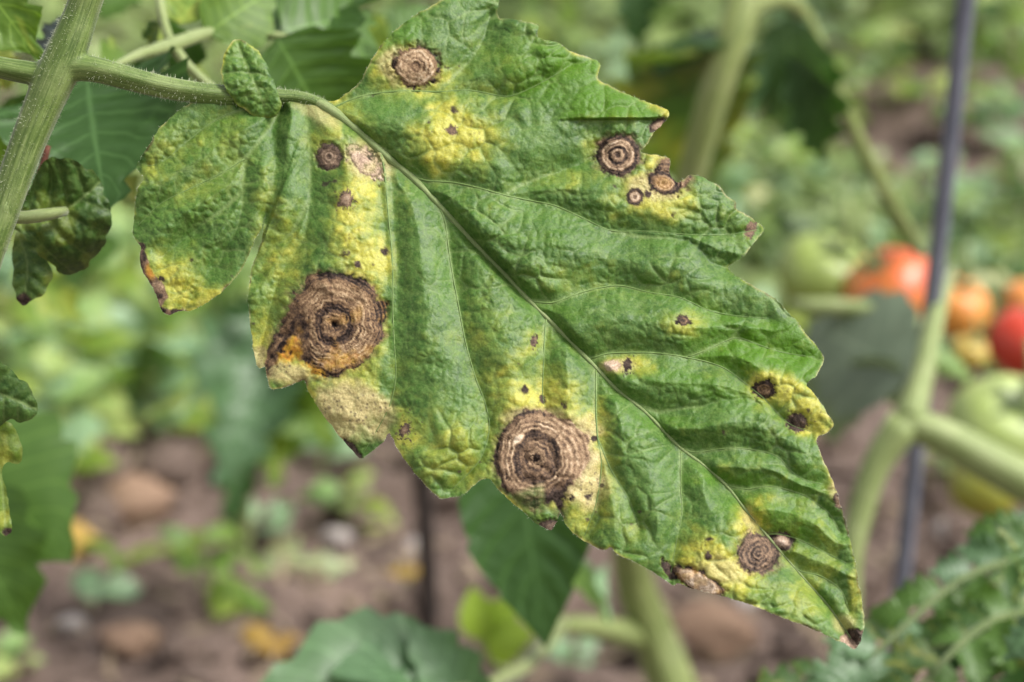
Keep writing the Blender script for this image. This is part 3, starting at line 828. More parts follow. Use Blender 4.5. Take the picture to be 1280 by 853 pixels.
def blade_objects(bd, parent, name, label=None, spots=None, mat=None):
    q, at = bd['q'], bd['at']
    n = len(bd['x'])
    origin = bd['front'][0].copy()
    sid = at.get('sid')
    if sid is None: fs = np.full(len(q), -1)
    else:
        s4 = sid[q]; fs = np.where((s4 == s4[:, :1]).all(1), s4[:, 0], -1)
    V = np.concatenate([bd['front'], bd['back']]); N = np.concatenate([bd['vn'], -bd['vn']])
    ca = np.concatenate([at['a'], at['a']]); cb = np.concatenate([at['b'], at['b']])
    be = bd['be']
    rim = np.stack([be[:, 0], be[:, 1], be[:, 1] + n, be[:, 0] + n], 1)
    if not bd['flip']: rim = rim[:, ::-1]
    Q = np.concatenate([q[fs < 0], q[:, ::-1] + n, rim])
    o = link(name, fast_mesh(name, V, Q, N, ca, cb, mat or M_BLADE, origin), parent, Vector(origin))
    if label: o['label'] = label
    if spots:
        for k, sp in enumerate(spots):
            f = q[fs == k]
            if len(f) < 6: continue
            u, inv = np.unique(f.ravel(), return_inverse=True)
            org = bd['front'][u].mean(0)
            me = fast_mesh('leaf_spot', bd['front'][u], inv.reshape(-1, 4), bd['vn'][u], at['a'][u], at['b'][u], mat or M_BLADE, org)
            so = link('leaf_spot', me, o, Vector(org))
            so['label'] = sp['label']
    return o

# ------------------------------------------------------------------ materials of the garden
def mat_stem(name, dark, mid, pale):
    m, nt, out = new_mat(name); b = NB(nt)
    uv = b.coords('UV')
    mp = b.n('ShaderNodeMapping'); b.put(mp.inputs[0], uv); mp.inputs['Scale'].default_value = (34, 0.9, 1)
    f = b.noise(mp.outputs[0], 1.0, 4, 0.6)
    c = b.mix(b.rng(f, 0.36, 0.62, 0, 1), dark, mid)
    oc = b.coords('Object')
    vo = b.n('ShaderNodeTexVoronoi'); b.put(vo.inputs['Vector'], oc); vo.inputs['Scale'].default_value = 1600
    dots = b.rng(vo.outputs['Distance'], 0.16, 0.34, 1, 0)
    c = b.mix(b.math('MULTIPLY', dots, 0.22), c, pale)
    n2 = b.noise(oc, 90, 4, 0.6)
    c = b.mix(b.rng(n2, 0.5, 0.8, 0, 0.6), c, pale)
    fs = b.noise(mp.outputs[0], 2.3, 2, 0.5)
    c = b.mix(b.rng(fs, 0.56, 0.70, 0, 0.55), c, pale)
    n3 = b.noise(oc, 2600, 3, 0.7)
    h = b.math('ADD', b.math('MULTIPLY', f, 0.7), b.math('MULTIPLY', n3, 0.35))
    p = b.n('ShaderNodeBsdfPrincipled')
    b.put(p.inputs['Base Color'], c); p.inputs['Roughness'].default_value = 0.52
    p.inputs['Specular IOR Level'].default_value = 0.35
    p.inputs['Sheen Weight'].default_value = 0.25; p.inputs['Sheen Roughness'].default_value = 0.35
    p.inputs['Subsurface Weight'].default_value = 0.0
    b.put(p.inputs['Normal'], b.bump(h, 0.5, 0.00035))
    nt.links.new(p.outputs[0], out.inputs['Surface'])
    return m

M_STEM = mat_stem("green_stem", (0.050, 0.092, 0.012), (0.122, 0.180, 0.040), (0.26, 0.31, 0.12))
M_STEM_FAR = mat_stem("pale_stem", (0.15, 0.20, 0.06), (0.23, 0.28, 0.10), (0.34, 0.38, 0.18))
M_STEM_OLIVE = mat_stem("olive_stem", (0.10, 0.145, 0.03), (0.24, 0.28, 0.09), (0.24, 0.26, 0.11))
M_STEM_DARK = mat_stem("dark_stem", (0.05, 0.085, 0.015), (0.09, 0.13, 0.03), (0.16, 0.2, 0.07))
M_MIDRIB = mat_stem("leaf_midrib", (0.13, 0.19, 0.055), (0.20, 0.26, 0.09), (0.32, 0.33, 0.17))
M_VEIN = mat_simple("leaf_vein", (0.11, 0.185, 0.045), (0.17, 0.25, 0.075), 900, 0.5, 0.35)
M_HAIR = mat_simple("plant_hair", (0.42, 0.46, 0.30), (0.55, 0.57, 0.42), 200, 0.5, 0.3)
M_TL_MID = mat_leaf("tomato_leaf", (0.035, 0.085, 0.012), (0.060, 0.130, 0.026), (0.28, 0.28, 0.05), 0.2, 0.26, 0.5, 0.45)
M_TL_DARK = mat_leaf("dark_tomato_leaf", (0.022, 0.062, 0.010), (0.036, 0.090, 0.018), None, 0, 0.25, 0.5, 0.35)
M_TL_BRIGHT = mat_leaf("bright_tomato_leaf", (0.085, 0.165, 0.014), (0.145, 0.235, 0.032), (0.32, 0.36, 0.06), 0.2, 0.34, 0.5, 0.4)
M_TL_GREY = mat_leaf("grey_green_leaf", (0.050, 0.110, 0.040), (0.085, 0.165, 0.066), None, 0, 0.18, 0.45, 0.5)
M_TL_VEIN = mat_leaf("veined_tomato_leaf", (0.050, 0.115, 0.014), (0.080, 0.160, 0.026), None, 0, 0.3, 0.48, 0.45)
M_TL_BLUE = mat_leaf("bluish_leaf", (0.045, 0.066, 0.064), (0.07, 0.098, 0.095), None, 0, 0.10, 0.38, 0.7)
M_WEED_PALE = mat_leaf("pale_weed_leaf", (0.13, 0.23, 0.06), (0.24, 0.36, 0.12), (0.34, 0.36, 0.10), 0.2, 0.28, 0.5, 0.5)
M_WEED_MINT = mat_leaf("mint_weed_leaf", (0.13, 0.23, 0.11), (0.24, 0.36, 0.20), None, 0, 0.22, 0.45, 0.5)
M_WEED_GREY = mat_leaf("grey_weed_leaf", (0.18, 0.24, 0.11), (0.32, 0.37, 0.20), (0.40, 0.38, 0.16), 0.4, 0.25, 0.5, 0.5)
M_DEAD = mat_leaf("dead_leaf", (0.22, 0.13, 0.03), (0.42, 0.28, 0.07), None, 0, 0.2, 0.7, 0.2)

# ------------------------------------------------------------------ generic leaf shapes
def leaf_shape(name, w=0.34, nteeth=5, lob=0.22, bend=0.5, cup=0.6, peak=0.38, seed=0, nu=36, nv=6, puck=0.02, twist=0.0, wavy=0.0):
    """a lobed, toothed leaf, unit length along +X, +Z its upper face"""
    rnd = np.random.RandomState(seed)
    u = np.linspace(0, 1, nu + 1)
    k = math.log(0.5) / math.log(peak)
    base = np.sin(np.pi * np.clip(u, 0, 1) ** k) ** 0.85
    base *= 1 - 0.25 * sstep(0.55, 1.0, u)
    V, UV, F = [], [], []
    offs = rnd.rand(2) * 0.5
    for i, uu in enumerate(u):
        th = bend * uu
        cx, cz = (math.sin(th) / bend, -(1 - math.cos(th)) / bend) if abs(bend) > 1e-3 else (uu, 0)
        ax, az = math.sin(th), math.cos(th)
        for j in range(-nv, nv + 1):
            v = j / nv
            s = 0 if j < 0 else 1
            ph = (uu * nteeth + offs[s]) % 1.0
            tooth = (1 - ph) ** 0.8 if lob else 0
            hw = w * base[i] * (1 + lob * (tooth - 0.6) * (0.4 + abs(v))) + 0.002
            ph2 = (uu * nteeth * 3 + offs[s]) % 1.0
            hw *= 1 + 0.25 * lob * (0.5 - ph2)
            a = cup * v * hw / w
            y = hw * v if abs(cup) < 1e-3 else math.copysign(math.sin(abs(a)) * w / cup, v) if cup > 0 else math.copysign(math.sin(abs(a)) * w / -cup, v)
            z = 0 if abs(cup) < 1e-3 else (1 - math.cos(a)) * w / cup
            z += puck * math.sin((uu * 7 - abs(v) * 1.6) * 2 * math.pi) * min(1, abs(v) * 2.5) * base[i]
            z += wavy * math.sin(uu * 9 + s * 2 + seed) * abs(v) ** 2 * base[i]
            z += twist * v * hw * uu
            z += puck * 0.8 * (rnd.rand() - 0.5) * (0.3 + abs(v))
            V.append((cx + ax * z + 0.10 * abs(v) * (0.6 - ph if lob else 0) * lob * 2, y, cz + az * z))
            UV.append((uu, 0.5 + 0.5 * v))
    m = 2 * nv + 1
    for i in range(nu):
        for j in range(2 * nv):
            F.append((i * m + j, (i + 1) * m + j, (i + 1) * m + j + 1, i * m + j + 1))
    return mesh_from(name, V, F, M_TL_MID, True, UV)

TL = [leaf_shape("tomato_leaflet", 0.30, 4, 0.42, 0.7, 0.7, 0.36, 1),
      leaf_shape("tomato_leaflet", 0.27, 5, 0.38, 1.0, -0.5, 0.34, 2, wavy=0.05),
      leaf_shape("tomato_leaflet", 0.34, 4, 0.46, 0.4, 0.9, 0.40, 3, wavy=0.06),
      leaf_shape("tomato_leaflet", 0.24, 5, 0.34, 1.3, 0.5, 0.33, 4)]
WL = [leaf_shape("weed_leaf", 0.36, 6, 0.10, 0.8, 0.5, 0.45, 11, 18, 4),
      leaf_shape("weed_leaf", 0.42, 5, 0.16, 0.6, -0.4, 0.42, 12, 18, 4),
      leaf_shape("weed_leaf", 0.30, 4, 0.30, 1.0, 0.6, 0.40, 13, 18, 4)]
NL = leaf_shape("narrow_leaf", 0.13, 4, 0.05, 0.9, 0.6, 0.40, 21, 20, 3)
HANG = leaf_shape('leaf', 0.30, 4, 0.06, 0.15, 0.5, 0.36, 41, 60, 10, 0.012)
NEAR = [leaf_shape("tomato_leaflet", 0.33, 4, 0.40, 0.6, 0.5, 0.40, 31, 90, 20, 0.022, wavy=0.05),
        leaf_shape("tomato_leaflet", 0.30, 5, 0.34, 1.1, -0.8, 0.36, 32, 90, 20, 0.022, wavy=0.06),
        leaf_shape("tomato_leaflet", 0.34, 4, 0.20, 1.5, -2.2, 0.42, 33, 90, 24, 0.025, wavy=0.05)]

def place_leaf(parent, me, base, tip, nrm, mat=None, width=1.0, roll=0.0, name='leaf', label=None):
    base, tip = Vector(base), Vector(tip)
    X = tip - base; L = X.length; X.normalize()
    N = Vector(nrm); N = (N - X * N.dot(X)).normalized()
    if roll: N = Matrix.Rotation(roll, 3, X) @ N
    Y = N.cross(X)
    o = bpy.data.objects.new(name, me)
    col.objects.link(o)
    off = Vector((0, 0, 0)); p = parent
    while p is not None:
        off += p.location; p = p.parent
    o.parent = parent
    o.matrix_local = Matrix(((X.x * L, Y.x * L * width, N.x * L, base.x - off.x),
                             (X.y * L, Y.y * L * width, N.y * L, base.y - off.y),
                             (X.z * L, Y.z * L * width, N.z * L, base.z - off.z), (0, 0, 0, 1)))
    if mat:
        o.material_slots[0].link = 'OBJECT'; o.material_slots[0].material = mat
    if label: o['label'] = label
    return o

FACE = (TOCAM + UPV * 0.5).normalized()

# ------------------------------------------------------------------ soil
def mat_soil():
    m, nt, out = new_mat("garden_soil"); b = NB(nt)
    oc = b.coords('Object')
    n1 = b.noise(oc, 7, 5, 0.6); n2 = b.noise(oc, 45, 5, 0.65); n3 = b.noise(oc, 260, 3, 0.6)
    c = b.mix(b.rng(n1, 0.35, 0.65, 0, 1), (0.036, 0.027, 0.023), (0.160, 0.114, 0.092))
    c = b.mix(b.rng(n2, 0.35, 0.7, 0, 0.8), c, (0.25, 0.185, 0.155))
    c = b.mix(1.0, c, b.ramp(n3, [(0.3, (0.7, 0.7, 0.7)), (0.7, (1.2, 1.2, 1.2))]), 'MULTIPLY')
    p = b.n('ShaderNodeBsdfPrincipled')
    b.put(p.inputs['Base Color'], c); p.inputs['Roughness'].default_value = 0.95; p.inputs['Specular IOR Level'].default_value = 0.1
    b.put(p.inputs['Normal'], b.bump(b.math('ADD', n2, b.math('MULTIPLY', n3, 0.4)), 0.7, 0.012))
    nt.links.new(p.outputs[0], out.inputs['Surface'])
    return m
M_SOIL = mat_soil()

def axis(lo, hi, fine, far, k=1.35):
    a = list(np.arange(lo, hi + 1e-6, fine)); s = fine
    while a[-1] < far: s *= k; a.append(a[-1] + s)
    s = fine
    while a[0] > -far: s *= k; a.insert(0, a[0] - s)
    return np.array(a)
ax_ = axis(-0.9, 0.9, 0.012, 90); ay_ = axis(0.7, 3.2, 0.012, 90)
gx, gy = np.meshgrid(ax_, ay_)
fx, fy = gx.ravel(), gy.ravel()
near = sstep(6, 2.5, np.hypot(fx, fy - 1.8))
gz = near * (0.030 * fbm(fx, fy, 0.5, 2, 700) + 0.032 * fbm(fx, fy, 0.13, 3, 701) + 0.010 * np.abs(fbm(fx, fy, 0.05, 2, 702)))
n_x = len(ax_); ii = np.arange(len(fx)).reshape(gx.shape)
gq = np.stack([ii[:-1, :-1], ii[:-1, 1:], ii[1:, 1:], ii[1:, :-1]], -1).reshape(-1, 4)
ground = link('ground', mesh_from('ground', np.stack([fx, fy, gz], 1), gq.tolist(), M_SOIL), None, Vector((0, 0, 0)))
tag(ground, 'bare brown garden soil', None, None, 'structure')

def ground_z(x, y):
    X, Y = np.array([x]), np.array([y])
    return float(0.030 * fbm(X, Y, 0.5, 2, 700)[0] + 0.032 * fbm(X, Y, 0.13, 3, 701)[0] + 0.010 * abs(fbm(X, Y, 0.05, 2, 702)[0]))

def on_ground(px, py):
    p = GP(px, py); p.z = ground_z(p.x, p.y)
    return p

# clods and stones
M_CLOD = mat_simple("soil_clod", (0.075, 0.055, 0.046), (0.27, 0.20, 0.165), 40, 0.95, 0.1, 0.6, 0.004)
M_STONE = mat_simple("pale_stone", (0.30, 0.26, 0.24), (0.46, 0.41, 0.38), 30, 0.8, 0.25, 0.4, 0.003)
M_TAN = mat_simple("tan_clod", (0.29, 0.185, 0.125), (0.40, 0.27, 0.19), 30, 0.95, 0.1, 0.6, 0.004)
import bmesh
def clod_mesh(name, seed, mat, rough=0.35):
    bm = bmesh.new(); bmesh.ops.create_icosphere(bm, subdivisions=3, radius=1.0)
    co = np.array([v.co[:] for v in bm.verts])
    s = co * 1.3 + seed * 7.7
    d = 1 + rough * fbm(s[:, 0] + s[:, 2] * 0.7, s[:, 1] - s[:, 2] * 0.6, 0.9, 3, seed) + 0.15 * fbm(s[:, 0] - s[:, 1], s[:, 2], 0.35, 2, seed + 5)
    co = co * d[:, None] * np.array([1, 0.85, 0.62])
    for v, c in zip(bm.verts, co): v.co = c
    me = bpy.data.meshes.new(name); bm.to_mesh(me); bm.free()
    me.polygons.foreach_set('use_smooth', np.ones(len(me.polygons), bool))
    me.materials.append(mat)
    return me
CL = [clod_mesh('soil_clod', 3 + i, M_CLOD) for i in range(4)]
ST = [clod_mesh('stone', 30 + i, M_STONE, 0.2) for i in range(2)]
def put_clod(px, py, wpx, me, label, cat, group=None, name='soil_clod', sink=0.25, mat=None):
    p = on_ground(px, py)
    d = (p - CAM).dot(FWD)
    r = wpx * 0.5 * MPP * d
    o = bpy.data.objects.new(name, me); col.objects.link(o)
    o.location = p + Vector((0, 0, r * (0.62 - sink))); o.scale = (r, r, r)
    o.rotation_euler = (random.uniform(-.2, .2), random.uniform(-.2, .2), random.uniform(0, 6.28))
    if mat:
        o.material_slots[0].link = 'OBJECT'; o.material_slots[0].material = mat
    return tag(o, label, cat, group)
put_clod(172, 632, 100, CL[0], 'big rounded tan clod of soil at the foot of the pale weeds on the left', 'soil clod', mat=M_TAN)
put_clod(890, 812, 120, CL[1], 'broad tan clod of soil below the diseased leaf near its tip', 'soil clod', mat=M_TAN)
put_clod(165, 820, 70, CL[2], 'orange tan clod of soil at the lower left', 'soil clod', mat=M_TAN)
put_clod(465, 612, 110, CL[3], 'broad grey brown clod of soil beside the thin dark stake', 'soil clod')
put_clod(90, 790, 40, ST[0], 'small pale grey stone on the bare soil at the lower left', 'stone', name='stone')
put_clod(272, 505, 46, ST[1], 'whitish stone between the left weeds and the drooping bluish leaf', 'stone', name='stone')
rs = np.random.RandomState(5)
for i in range(270):
    px, py = rs.uniform(-30, 1310), rs.uniform(560, 900)
    if i > 215: px, py = rs.uniform(560, 1310), rs.uniform(120, 420)
    put_clod(px, py, rs.choice([18, 28, 40, 58, 84], p=[.2, .27, .27, .18, .08]), CL[i % 4], 'rough brown clod lying on the blurred bare soil', 'soil clod', 'clods on the bare soil', sink=0.3)

# ------------------------------------------------------------------ the tomato plant in focus
plant_base = Vector((-0.13, 0.47, 0.0))
plant = empty('tomato_plant', plant_base, 'tomato plant with a big yellowing leaf covered in brown ring spots', 'tomato plant')

DS = 0.449
stem_px = [(150,-320,DS+.03),(140,-140,DS+.008),(117,-30,DS),(100,20,DS),(84,62,DS),(68,98,DS),(50,140,DS),(30,190,DS),(10,246,DS),(-12,310,DS),(-40,420,DS+.004),(-60,700,DS+.02),(-80,1100,DS+.04)]
pts = [P(*p) for p in stem_px]; pts.append(Vector((pts[-1].x - .002, pts[-1].y + .02, 0.0)) )
pts[-1].z = -0.01
stem_r = [20,20,20.5,22,26,27,24,22,21,20,20,24,28,30]
# petiole: from the joint to the leaf base, channelled above
pet_px = [(68,86),(90,85),(112,86),(135,91),(160,98),(200,108),(240,115),(285,120),(320,121),(350,122),(378,124),(405,133),(432,150)]
pet_r = [15,16.5,16.5,15.2,14.5,13.8,13.2,12.8,12,10.8,9.2,8.2,7.2]
def dleaf(px, py):
    a, b_ = np.array([float(px)]), np.array([float(py)])
    return float(depth0(a, b_)[0] - arch(a, b_)[0][0] * PXM)
pet = []
for i, (px, py) in enumerate(pet_px):
    t = sstep(150, 340, np.array([float(px)]))[0]
    d = (DS - 0.0005) * (1 - t) + (dleaf(px, py) + 5.0 * PXM) * t
    pet.append(P(px, py, d))
lb = [(66,93),(48,93),(30,90),(12,87),(-10,82),(-60,70)]
lb_r = [14,15,14.5,13.6,13.0,12]
def dense(path, rad, step):
    arr = [np.array(tuple(p)) for p in path]
    dn = catmull(arr, step)
    ca = np.concatenate([[0], np.cumsum([np.linalg.norm(arr[i + 1] - arr[i]) for i in range(len(arr) - 1)])])
    da = np.concatenate([[0], np.cumsum([np.linalg.norm(dn[i + 1] - dn[i]) for i in range(len(dn) - 1)])])
    return [Vector(p) for p in dn], np.interp(da / da[-1], ca / ca[-1], rad)
# the joint of stem, leaf stalk and side branch is one smooth body
limbs = [(pts[1:10], [r * PXM for r in stem_r[1:10]], 0.020, 7), (pet, [r * PXM for r in pet_r], 0.075, 4), ([P(x, y, DS) for x, y in lb], [r * PXM for r in lb_r], 0.05, 4)]
JV, JF, axes = [], [], []
for pth, rr, gv, ng in limbs:
    dp, dr = dense(pth, rr, 0.0010)
    v_, f_, _ = tube_arrays(dp, list(dr), 36, gv, ng)
    k = len(JV); JV += v_; JF += [tuple(i + k for i in f) for f in f_]
    axes.append((np.array([tuple(p) for p in dp]), dr))
jc = P(78, 92, DS)
jm = mesh_from('stem', [v - jc for v in JV], JF, M_STEM)
jo = link('stem', jm, plant, jc)
rm = jo.modifiers.new('remesh', 'REMESH'); rm.mode = 'VOXEL'; rm.voxel_size = 1.25 * PXM
bpy.context.view_layer.update()
dg = bpy.context.evaluated_depsgraph_get()
em = bpy.data.meshes.new_from_object(jo.evaluated_get(dg), depsgraph=dg)
jo.modifiers.clear()
nv_ = len(em.vertices); co = np.empty(nv_ * 3, np.float32); em.vertices.foreach_get('co', co); co = co.reshape(-1, 3).astype(float)
ed = np.empty(len(em.edges) * 2, np.int32); em.edges.foreach_get('vertices', ed); ed = ed.reshape(-1, 2)
deg = np.bincount(ed.ravel(), minlength=nv_)[:, None]
jp = np.array(tuple(P(84, 88, DS) - jc)); 
dist = np.linalg.norm(co - jp, axis=1) / PXM
wgt = (0.10 + 0.90 * sstep(62, 34, dist))[:, None]
for it in range(46):
    acc = np.zeros_like(co)
    for c_ in range(3):
        acc[:, c_] = np.bincount(ed[:, 0], co[ed[:, 1], c_], nv_) + np.bincount(ed[:, 1], co[ed[:, 0], c_], nv_)
    w_ = wgt if it > 5 else np.maximum(wgt, 0.5)
    if it > 5: w_ = np.where(dist[:, None] > 66, 0, w_)
    co = co + w_ * 0.6 * (acc / np.maximum(deg, 1) - co)
# coordinates along each limb for the streaks
cw = co + np.array(tuple(jc))
best = np.full(nv_, 1e9); uvj = np.zeros((nv_, 2))
for ai, (ap, ar) in enumerate(axes):
    L_ = np.concatenate([[0], np.cumsum(np.linalg.norm(ap[1:] - ap[:-1], axis=1))])
    for c0 in range(0, nv_, 20000):
        dd = np.linalg.norm(cw[c0:c0 + 20000, None, :] - ap[None, ::3, :], axis=2)
        j = np.argmin(dd, 1); jj = np.minimum(j * 3, len(ap) - 2)
        d_ = dd[np.arange(len(j)), j] - ar[jj]
        t_ = ap[jj + 1] - ap[jj]; t_ /= np.linalg.norm(t_, axis=1, keepdims=True)
        rel = cw[c0:c0 + 20000] - ap[jj]
        al = L_[jj] + (rel * t_).sum(1)
        u_ = np.cross(t_, np.array(tuple(TOCAM))); u_ /= np.linalg.norm(u_, axis=1, keepdims=True); w2 = np.cross(t_, u_)
        an = np.arctan2((rel * w2).sum(1), (rel * u_).sum(1)) / (2 * math.pi)
        sl = slice(c0, c0 + len(j)); m_ = d_ < best[sl]
        best[sl] = np.where(m_, d_, best[sl])
        uvj[sl, 0] = np.where(m_, an + ai * 0.37, uvj[sl, 0]); uvj[sl, 1] = np.where(m_, al * 100, uvj[sl, 1])
em.vertices.foreach_set('co', co.astype(np.float32).ravel())
li = np.empty(len(em.loops), np.int32); em.loops.foreach_get('vertex_index', li)
ul = em.uv_layers.get('UVMap') or em.uv_layers.new(name='UVMap')
ul.data.foreach_set('uv', uvj[li].astype(np.float32).ravel())
em.polygons.foreach_set('use_smooth', np.ones(len(em.polygons), bool))
if not em.materials: em.materials.append(M_STEM)
em.update(); em.name = 'stem'; jo.data = em
tube('stem', pts[8:], [r * PXM * .98 for r in stem_r[8:]], M_STEM, plant, 30, 0.02, 7, 0.002)
tube('stem', pts[:3], [r * PXM * .98 for r in stem_r[:3]], M_STEM, plant, 30, 0.02, 7, 0.002)

BD = blade(OUT_MAIN, main_fields, 1.35, depth0)
leaf = blade_objects(BD, plant, 'leaf', 'large drooping leaf with yellow patches and brown ring spots', SPOTS)

# midrib and side veins lie in the blade
def surf_pts(pl, lift, step=6):
    c = np.array(catmull(pl, step))
    # nearest blade vertex by a coarse hash of the grid
    out = []
    for x, y in c:
        k = np.argmin((BD['x'] - x) ** 2 + (BD['y'] - y) ** 2)
        near_ = (abs(BD['x'] - x) < 3.2) & (abs(BD['y'] - y) < 3.2)
        zz = BD['z'][near_].mean() if near_.any() else BD['z'][k]
        a, b_ = np.array([x]), np.array([y])
        out.append(P(x, y, float(depth0(a, b_)[0]) - (zz + lift) * PXM))
    return out
mp_ = surf_pts(MIDRIB[2:], -1.2, 8)
n_ = len(mp_)
rad = np.interp(np.linspace(0, 1, n_), [0, .05, .12, .22, .4, .6, .85, 1], [7.2, 6.8, 5.2, 3.9, 3.0, 2.4, 1.7, 0.9]) * PXM
ks = np.ones(5) / 5.0
sm = np.array([tuple(p) for p in mp_]); pad = np.pad(sm, ((2, 2), (0, 0)), 'edge')
sm = np.stack([np.convolve(pad[:, i], ks, 'valid') for i in range(3)], 1)
tube('midrib', [Vector(p) for p in sm], list(rad), M_MIDRIB, leaf, 16, 0.06, 4)
for i, v in enumerate(VEINS):
    if i in (1, 3, 4, 8, 19, 22, 23, 24, 25): continue
    vp = surf_pts(v, -0.35, 7)
    k = len(vp)
    sm = np.array([tuple(p) for p in vp]); pad = np.pad(sm, ((1, 1), (0, 0)), 'edge')
    sm = (pad[:-2] + pad[1:-1] * 2 + pad[2:]) / 4
    main_v = i in (0, 2, 5, 6, 13, 14, 15, 16, 19)
    r0 = 1.35 if main_v else 0.9
    tube('vein', [Vector(p) for p in sm], [(r0 * (1 - t) + 0.35 * t) * PXM for t in np.linspace(0, 1, k)], M_VEIN, leaf, 6)

# the small leaflet that stands on the leaf stalk
OUT_SMALL = [(352,134),(349,121),(347,114),(344,107),(339,94),(334,82),(328,72),(321,62),(314,57),(308,52),(301,49),(294,49),(289,53),(286,58),(280,68),(278,79),(276,88),(277,98),(280,107),(284,115),(290,123),(296,131),(306,137),(314,144),(330,147),(344,146)]
SMV = [[(330,131),(322,112),(312,92),(303,72),(295,51)],[(322,112),(305,108),(292,113)],[(312,92),(295,90),(283,92)],[(312,92),(325,92),(333,96)],[(303,72),(288,70)],[(305,120),(318,112),(336,110)]]
def small_fields(x, y):
    dm, f, sd = poly_dist(x, y, SMV[0])
    dv = np.full_like(x, 1e9)
    for v in SMV[1:]: dv = np.minimum(dv, poly_dist(x, y, v)[0])
    q1, q2, _ = worley(x, y, 10, 830)
    z = 5 * (1 - np.exp(-(dm / 9) ** 1.5)) + 1.6 * np.clip((q2 - q1) * 1.5, 0, 1) + 4.5 * (1 - np.exp(-(dv / 6) ** 1.5)) - 0.16 * np.clip(dm - 12, 0, 99) + 3 * fbm(x, y, 22, 2, 820) + 0.8 * fbm(x, y, 5, 2, 821)
    z += 20 - 0.55 * np.clip(y - 112, 0, 60) - 0.10 * np.clip(100 - y, 0, 60)
    o = np.zeros_like(x)
    chl = 0.14 + 0.12 * fbm(x, y, 15, 2, 822); vein = 0.6 * sstep(3, 0.5, dm) + 0.4 * sstep(2.5, .4, dv)
    return z, dict(a=np.stack([np.clip(chl, 0, 1), o, o, o + .3], 1), b=np.stack([o, o, o + 0.1, np.clip(vein, 0, 1)], 1))
BS = blade(OUT_SMALL, small_fields, 1.2, depth0, rim_amt=1.0)
small = blade_objects(BS, plant, 'leaflet', 'small folded leaflet standing up on the leaf stalk')

# short pale hairs on stem, stalk and leaf rim
def hairs(name, roots, dirs, length, width, parent):
    V, F = [], []
    for p, d in zip(roots, dirs):
        l = length * random.uniform(0.5, 1.2)
        s = d.cross(TOCAM)
        if s.length < 1e-4: s = d.cross(UPV)
        s = s.normalized() * width * 0.5
        n = d.cross(s).normalized() * width * 0.5
        k = len(V)
        V += [p + s, p - s * 0.5 + n, p - s * 0.5 - n, p + d * l]
        F += [(k, k + 1, k + 3), (k + 1, k + 2, k + 3), (k + 2, k, k + 3)]
    c = Vector(V[0])
    o = link(name, mesh_from(name, [v - c for v in V], F, M_HAIR, False), parent, c)
    o['kind'] = 'stuff'
    return o
def tube_hairs(path, rads, n, length, parent, jitter=0.5):
    arr = [np.array(p) for p in path]; roots, dirs = [], []
    cum = np.concatenate([[0], np.cumsum([np.linalg.norm(arr[i + 1] - arr[i]) for i in range(len(arr) - 1)])])
    for _ in range(n):
        s = random.uniform(0, cum[-1]); i = min(np.searchsorted(cum, s) - 1, len(arr) - 2); i = max(i, 0)
        t = (s - cum[i]) / (cum[i + 1] - cum[i])
        c = Vector(arr[i] * (1 - t) + arr[i + 1] * t); r = rads[i] * (1 - t) + rads[i + 1] * t
        ax = Vector(arr[i + 1] - arr[i]).normalized()
        u = TOCAM.cross(ax).normalized(); w = ax.cross(u)
        a = random.uniform(0, 6.283)
        d = u * math.cos(a) + w * math.sin(a)
        roots.append(c + d * r * 0.97)
        dirs.append((d + ax * random.uniform(-.3, .3) + Vector((random.uniform(-.3, .3), random.uniform(-.3, .3), random.uniform(-.3, .3))) * jitter).normalized())
    return hairs('hairs', roots, dirs, length, 0.55 * PXM, parent)
tube_hairs(pts[2:10], [r * PXM for r in stem_r[2:10]], 1700, 5.0 * PXM, plant)
tube_hairs(pet[2:], [r * PXM for r in pet_r[2:]], 1000, 6 * PXM, plant)
bvs = np.unique(BD['be'])
roots, dirs = [], []
for k in np.random.RandomState(3).choice(bvs, min(len(bvs), 1500), replace=False):
    p = Vector(BD['front'][k]); nrm = Vector(BD['vn'][k])
    out_ = Vector((random.uniform(-1, 1), random.uniform(-1, 1), random.uniform(-1, 1)))
    roots.append(p); dirs.append((out_ + nrm * 0.3).normalized())
hairs('hairs', roots, dirs, 3.2 * PXM, 0.4 * PXM, leaf)

